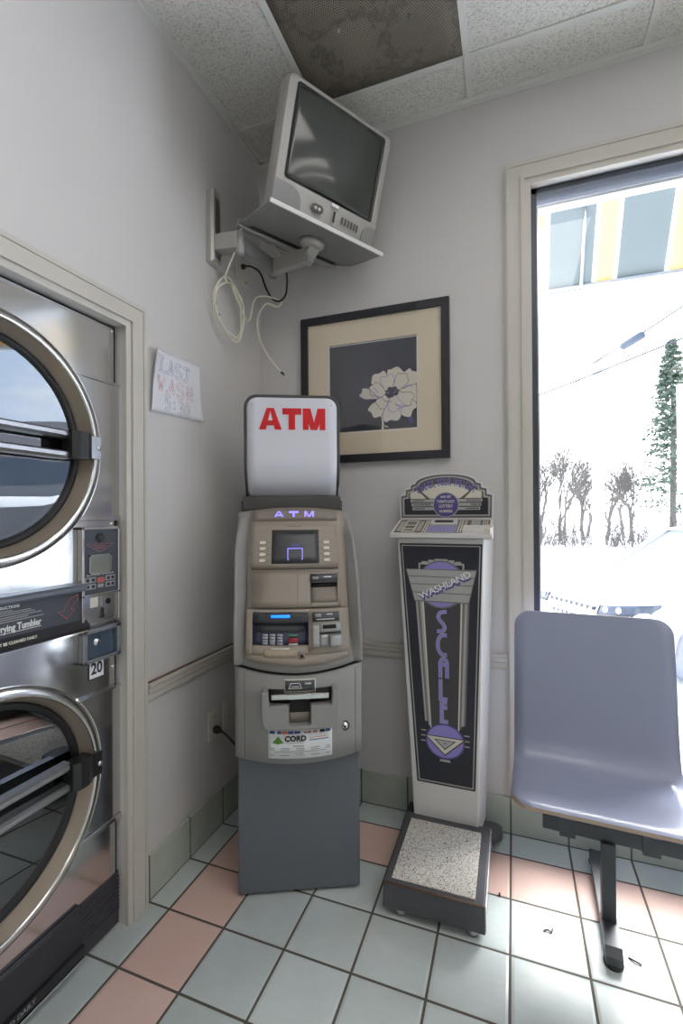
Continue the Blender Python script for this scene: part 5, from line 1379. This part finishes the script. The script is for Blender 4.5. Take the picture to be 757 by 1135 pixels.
MB().box(4.49, 6.0, 9.88, 9.96, 1.72, 3.96, .02).build('panel', M['signblue'], sg)
bar4(MB(), 4.46, 6.03, 1.68, 4.0, .06, 9.86, 9.97).build('border', M['white'], sg)
MB().tube([(5.25, 9.95, GZ), (5.25, 9.95, 1.8)], .07, 10).build('post', M['pole'], sg)

# trees
def bare_tree(x, y, h, seed, spread=.6, r0=.11, depth=5, z=GZ):
    rnd = random.Random(seed); mb = MB()
    def br(p, d, L, r, lv):
        pts = [p]; q = p; dd = d
        for k in range(3):
            dd = (dd + V3((rnd.uniform(-.18, .18), rnd.uniform(-.18, .18), rnd.uniform(-.05, .15)))).normalized(); q = q + dd * (L / 3); pts.append(q)
        mb.tube(pts, [r, r * .85, r * .7, r * .55], 5 if lv > 2 else 3, caps=False)
        if lv <= 0: return
        for k in range(rnd.choice((3, 4, 4))):
            t = rnd.uniform(.35, 1); i = min(2, int(t * 3)); pp = pts[i].lerp(pts[i + 1], t * 3 - i)
            a = rnd.uniform(0, 2 * PI); s_ = spread * rnd.uniform(.6, 1.4)
            nd = (dd + V3((math.cos(a) * s_, math.sin(a) * s_, rnd.uniform(-.1, .3)))).normalized()
            br(pp, nd, L * rnd.uniform(.55, .8), max(r * .55, .010), lv - 1)
    br(V3((x, y, z)), V3((0, 0, 1)), h * .42, r0, depth)
    return mb
TL = [(1.2, 24.8, 4.3, 'bare tree at the left edge of the window view'), (2.6, 26.2, 5.4, 'taller bare tree right of the red car'), (3.5, 25.2, 5.8, 'bare tree just left of the utility pole'), (4.75, 26.6, 5.4, 'bare tree just right of the utility pole'),
      (6.0, 27.4, 4.6, 'low bare tree midway between pole and conifer'), (6.9, 25.8, 4.8, 'bare tree left of the tall conifer')]
TL += [(.3, 29.5, 5.0, 'farther bare tree hidden partly by the window jamb'), (2.0, 30.2, 5.6, 'farther bare tree above the red car'), (4.2, 31, 6.2, 'farther bare tree seen right beside the utility pole'), (5.6, 31.4, 5.2, 'farther thin bare tree in the middle of the tree line'), (7.4, 30.4, 5.0, 'farther bare tree touching the conifer on its left')]
for k, (x, y, h, lb_) in enumerate(TL):
    t = bare_tree(x, y, h, 11 + k).build('bare_tree', M['bark']); tag(t, lb_, 'tree', 'bare trees across the street')
# a tangle of undergrowth nobody could count
rnd = random.Random(4); mb = MB()
for k in range(900):
    x = rnd.uniform(-1, 10); y = rnd.uniform(20.5, 24); h = rnd.uniform(.3, 1.5)
    mb.tube([(x, y, GZ), (x + rnd.uniform(-.3, .3), y, GZ + h * .6), (x + rnd.uniform(-.6, .6), y, GZ + h)], rnd.uniform(.008, .016), 3, caps=False)
o = mb.build('undergrowth', M['brush']); o['kind'] = 'stuff'; tag(o, 'dry brush growing in the snow under the bare trees', 'brush')
ct = thing('conifer_tree', (8.15, 23.9, GZ), 'tall green conifer at the right behind the pale sign', 'tree')
MB().tube([(8.15, 23.9, GZ), (8.2, 23.9, 5), (8.15, 23.9, 9.6)], [.16, .10, .02], 8).build('trunk', M['bark'], ct)
rnd = random.Random(9); mb = MB()
for k in range(900):
    t = rnd.random() ** .8; z = GZ + 1.6 + 8.0 * t; rr = 1.75 * (1 - t) ** .8 + .15; a = rnd.uniform(0, 2 * PI)
    L = rr * rnd.uniform(.55, 1.05); d = V3((math.cos(a), math.sin(a), rnd.uniform(-.25, .25)))
    p0 = V3((8.17, 23.9, z))
    for q in range(6):
        c = p0 + d * L * (.3 + .7 * q / 5); s_ = .15 * rnd.uniform(.6, 1.2)
        n1 = V3((rnd.uniform(-1, 1), rnd.uniform(-1, 1), rnd.uniform(-.4, .7))).normalized() * s_; n2 = V3((rnd.uniform(-1, 1), rnd.uniform(-1, 1), rnd.uniform(-.5, .5))).normalized() * s_ * .6
        mb.add([c - n2, c + n1, c + n2, c - n1 * .4 + V3((0, 0, .05))], [(0, 1, 2), (0, 2, 3), (0, 3, 1), (1, 3, 2)])
mb.build('foliage', M['needle'], ct)
# across the side street (mirrored in the dryer door): road, retaining wall, snow bank, house, cars, trees
TH = R(31.5); EX, EY = V3((math.cos(TH), math.sin(TH), 0)), V3((-math.sin(TH), math.cos(TH), 0))
KF = 3.3
def far(d, l, z): return V3((-.05, -1.23, 0)) + EX * d * KF + EY * l * KF + V3((0, 0, 1.26 + (z - 1.26) * KF))
def fbox(mb, d0, d1, l0, l1, z0, z1):
    return mb.prism([far(d0, l0, z0), far(d1, l0, z0), far(d1, l1, z0), far(d0, l1, z0)], (0, 0, (z1 - z0) * KF))
SZ = 1.40
struct(MB().slab(lambda u, v: far(9 + 8.2 * v, -26 + 38 * u, -.5 + 1.9 * v + .06 * math.sin(u * 50) * math.sin(v * 9)), lambda u, v: far(9 + 8.2 * v, -26 + 38 * u, -.7), 40, 12).build('snow_slope', M['snow']))
struct(fbox(MB(), 17.2, 22, -26, 12, GZ, SZ).build('street', M['asphalt']))
struct(fbox(MB(), 22, 22.4, -26, 12, GZ, 2.85).build('retaining_wall', M['retain']))
struct(MB().slab(lambda u, v: far(22.4 + 26 * v, -26 + 38 * u, 2.8 + 1.5 * v ** .5 + .10 * math.sin(u * 40)), lambda u, v: far(22.4 + 26 * v, -26 + 38 * u, GZ), 40, 8).build('snow_bank', M['snow']))
ho = thing('house', tuple(far(34, -2, 3.8)), 'long grey sided building with dark roof, mirrored in the upper dryer door', 'building')
fbox(MB(), 32, 38, -9, 5, 3.7, 5.3).build('walls', M['siding'], ho)
MB().prism([far(31.5, -9.5, 5.25), far(38.5, -9.5, 5.25), far(35, -9.5, 6.5)], EY * 15 * KF).build('roof', M['roof'], ho)
for l in (-6.5, -3, 1): fbox(MB(), 31.96, 32.02, l - .7, l + .7, 4.2, 5.0).build('window', M['car_glass'], ho)
make_car('car', tuple(far(19.6, -3.2, SZ)), 31.5, M['suv'], 'white car on the street by the retaining wall', 4.4, .95)
make_car('car', tuple(far(19.6, 3.6, SZ)), 31.5, M['dark_paint'], 'dark car on the street by the retaining wall', 4.4, .95)
for k, (d, l, h, lb_) in enumerate(((43, -6, 4.6, 'tall dark tree behind the long grey building'), (44, -2.5, 4.0, 'shorter dark tree behind the long grey building'), (42, 3, 5.2, 'tall tree at the far side of the long grey building'))):
    p = far(d, l, 4.1); mb = bare_tree(p.x, p.y, h * KF, 60 + k, .5, .40, 5, p.z); tag(mb.build('bare_tree', M['needle']), lb_, 'tree', 'trees behind the building')

# ------------------------------------------------------------------ sky
w = bpy.data.worlds.new('sky'); scn.world = w; w.use_nodes = True
g = NT(w.node_tree); bg = w.node_tree.nodes['Background']
gen = g.coord('Generated'); sep = g.n('ShaderNodeSeparateXYZ'); g.link(gen, sep.inputs[0])
cl = g.noise(3.2, 6, g.scale(gen, (1, 1, 2.4)), .6)
el = sep.outputs[2]
blue = g.mix(g.ramp(el, 0, .6), lin((190, 210, 236)), lin((110, 155, 215)))
skyc = g.mix(g.ramp(cl, .44, .62), blue, lin((250, 250, 250)))
glow = g.ramp(g.math('SUBTRACT', sep.outputs[1], g.math('MULTIPLY', sep.outputs[0], .55)), -.1, .85)
skyc = g.mix(g.math('MULTIPLY', glow, .85), skyc, lin((252, 251, 249)))
skyc = g.mix(g.ramp(el, -.01, .0), lin((200, 202, 206)), skyc)
g.link(skyc, bg.inputs[0])
g.link(g.math('ADD', 3.0, g.math('MULTIPLY', glow, 2.4)), bg.inputs[1])

sl = bpy.data.lights.new('veiled_sun', 'SUN'); sl.energy = 5.5; sl.angle = R(30); sl.color = (1, .97, .93)
so = bpy.data.objects.new('veiled_sun', sl); COL.objects.link(so)
so.rotation_euler = V3((-.35, -.80, -1.0)).to_track_quat('-Z', 'Y').to_euler(); so.location = (6, 12, 14)

# ------------------------------------------------------------------ camera
cam = bpy.data.cameras.new('camera'); co = bpy.data.objects.new('camera', cam); COL.objects.link(co)
yaw, pitch, roll = .35289, .004923, -.005684
f = V3((-math.sin(yaw) * math.cos(pitch), math.cos(yaw) * math.cos(pitch), math.sin(pitch)))
r = V3((math.cos(yaw), math.sin(yaw), 0)); u = r.cross(f)
r2 = r * math.cos(roll) + u * math.sin(roll); u2 = -r * math.sin(roll) + u * math.cos(roll)
co.matrix_world = Matrix(((r2.x, u2.x, -f.x, 1.1331), (r2.y, u2.y, -f.y, -1.9608), (r2.z, u2.z, -f.z, 1.2602), (0, 0, 0, 1)))
cam.sensor_fit = 'AUTO'; cam.sensor_width = 36.; cam.lens = 516.55 * 36 / 1135
cam.clip_start = .02; cam.clip_end = 400
scn.camera = co
scn.view_settings.view_transform = 'Standard'; scn.view_settings.look = 'None'
scn.view_settings.exposure = .85; scn.view_settings.gamma = 1.; scn.view_settings.use_curve_mapping = False
scn.cycles.max_bounces = 12; scn.cycles.diffuse_bounces = 6; scn.cycles.transparent_max_bounces = 16
scn.cycles.sample_clamp_indirect = 6.
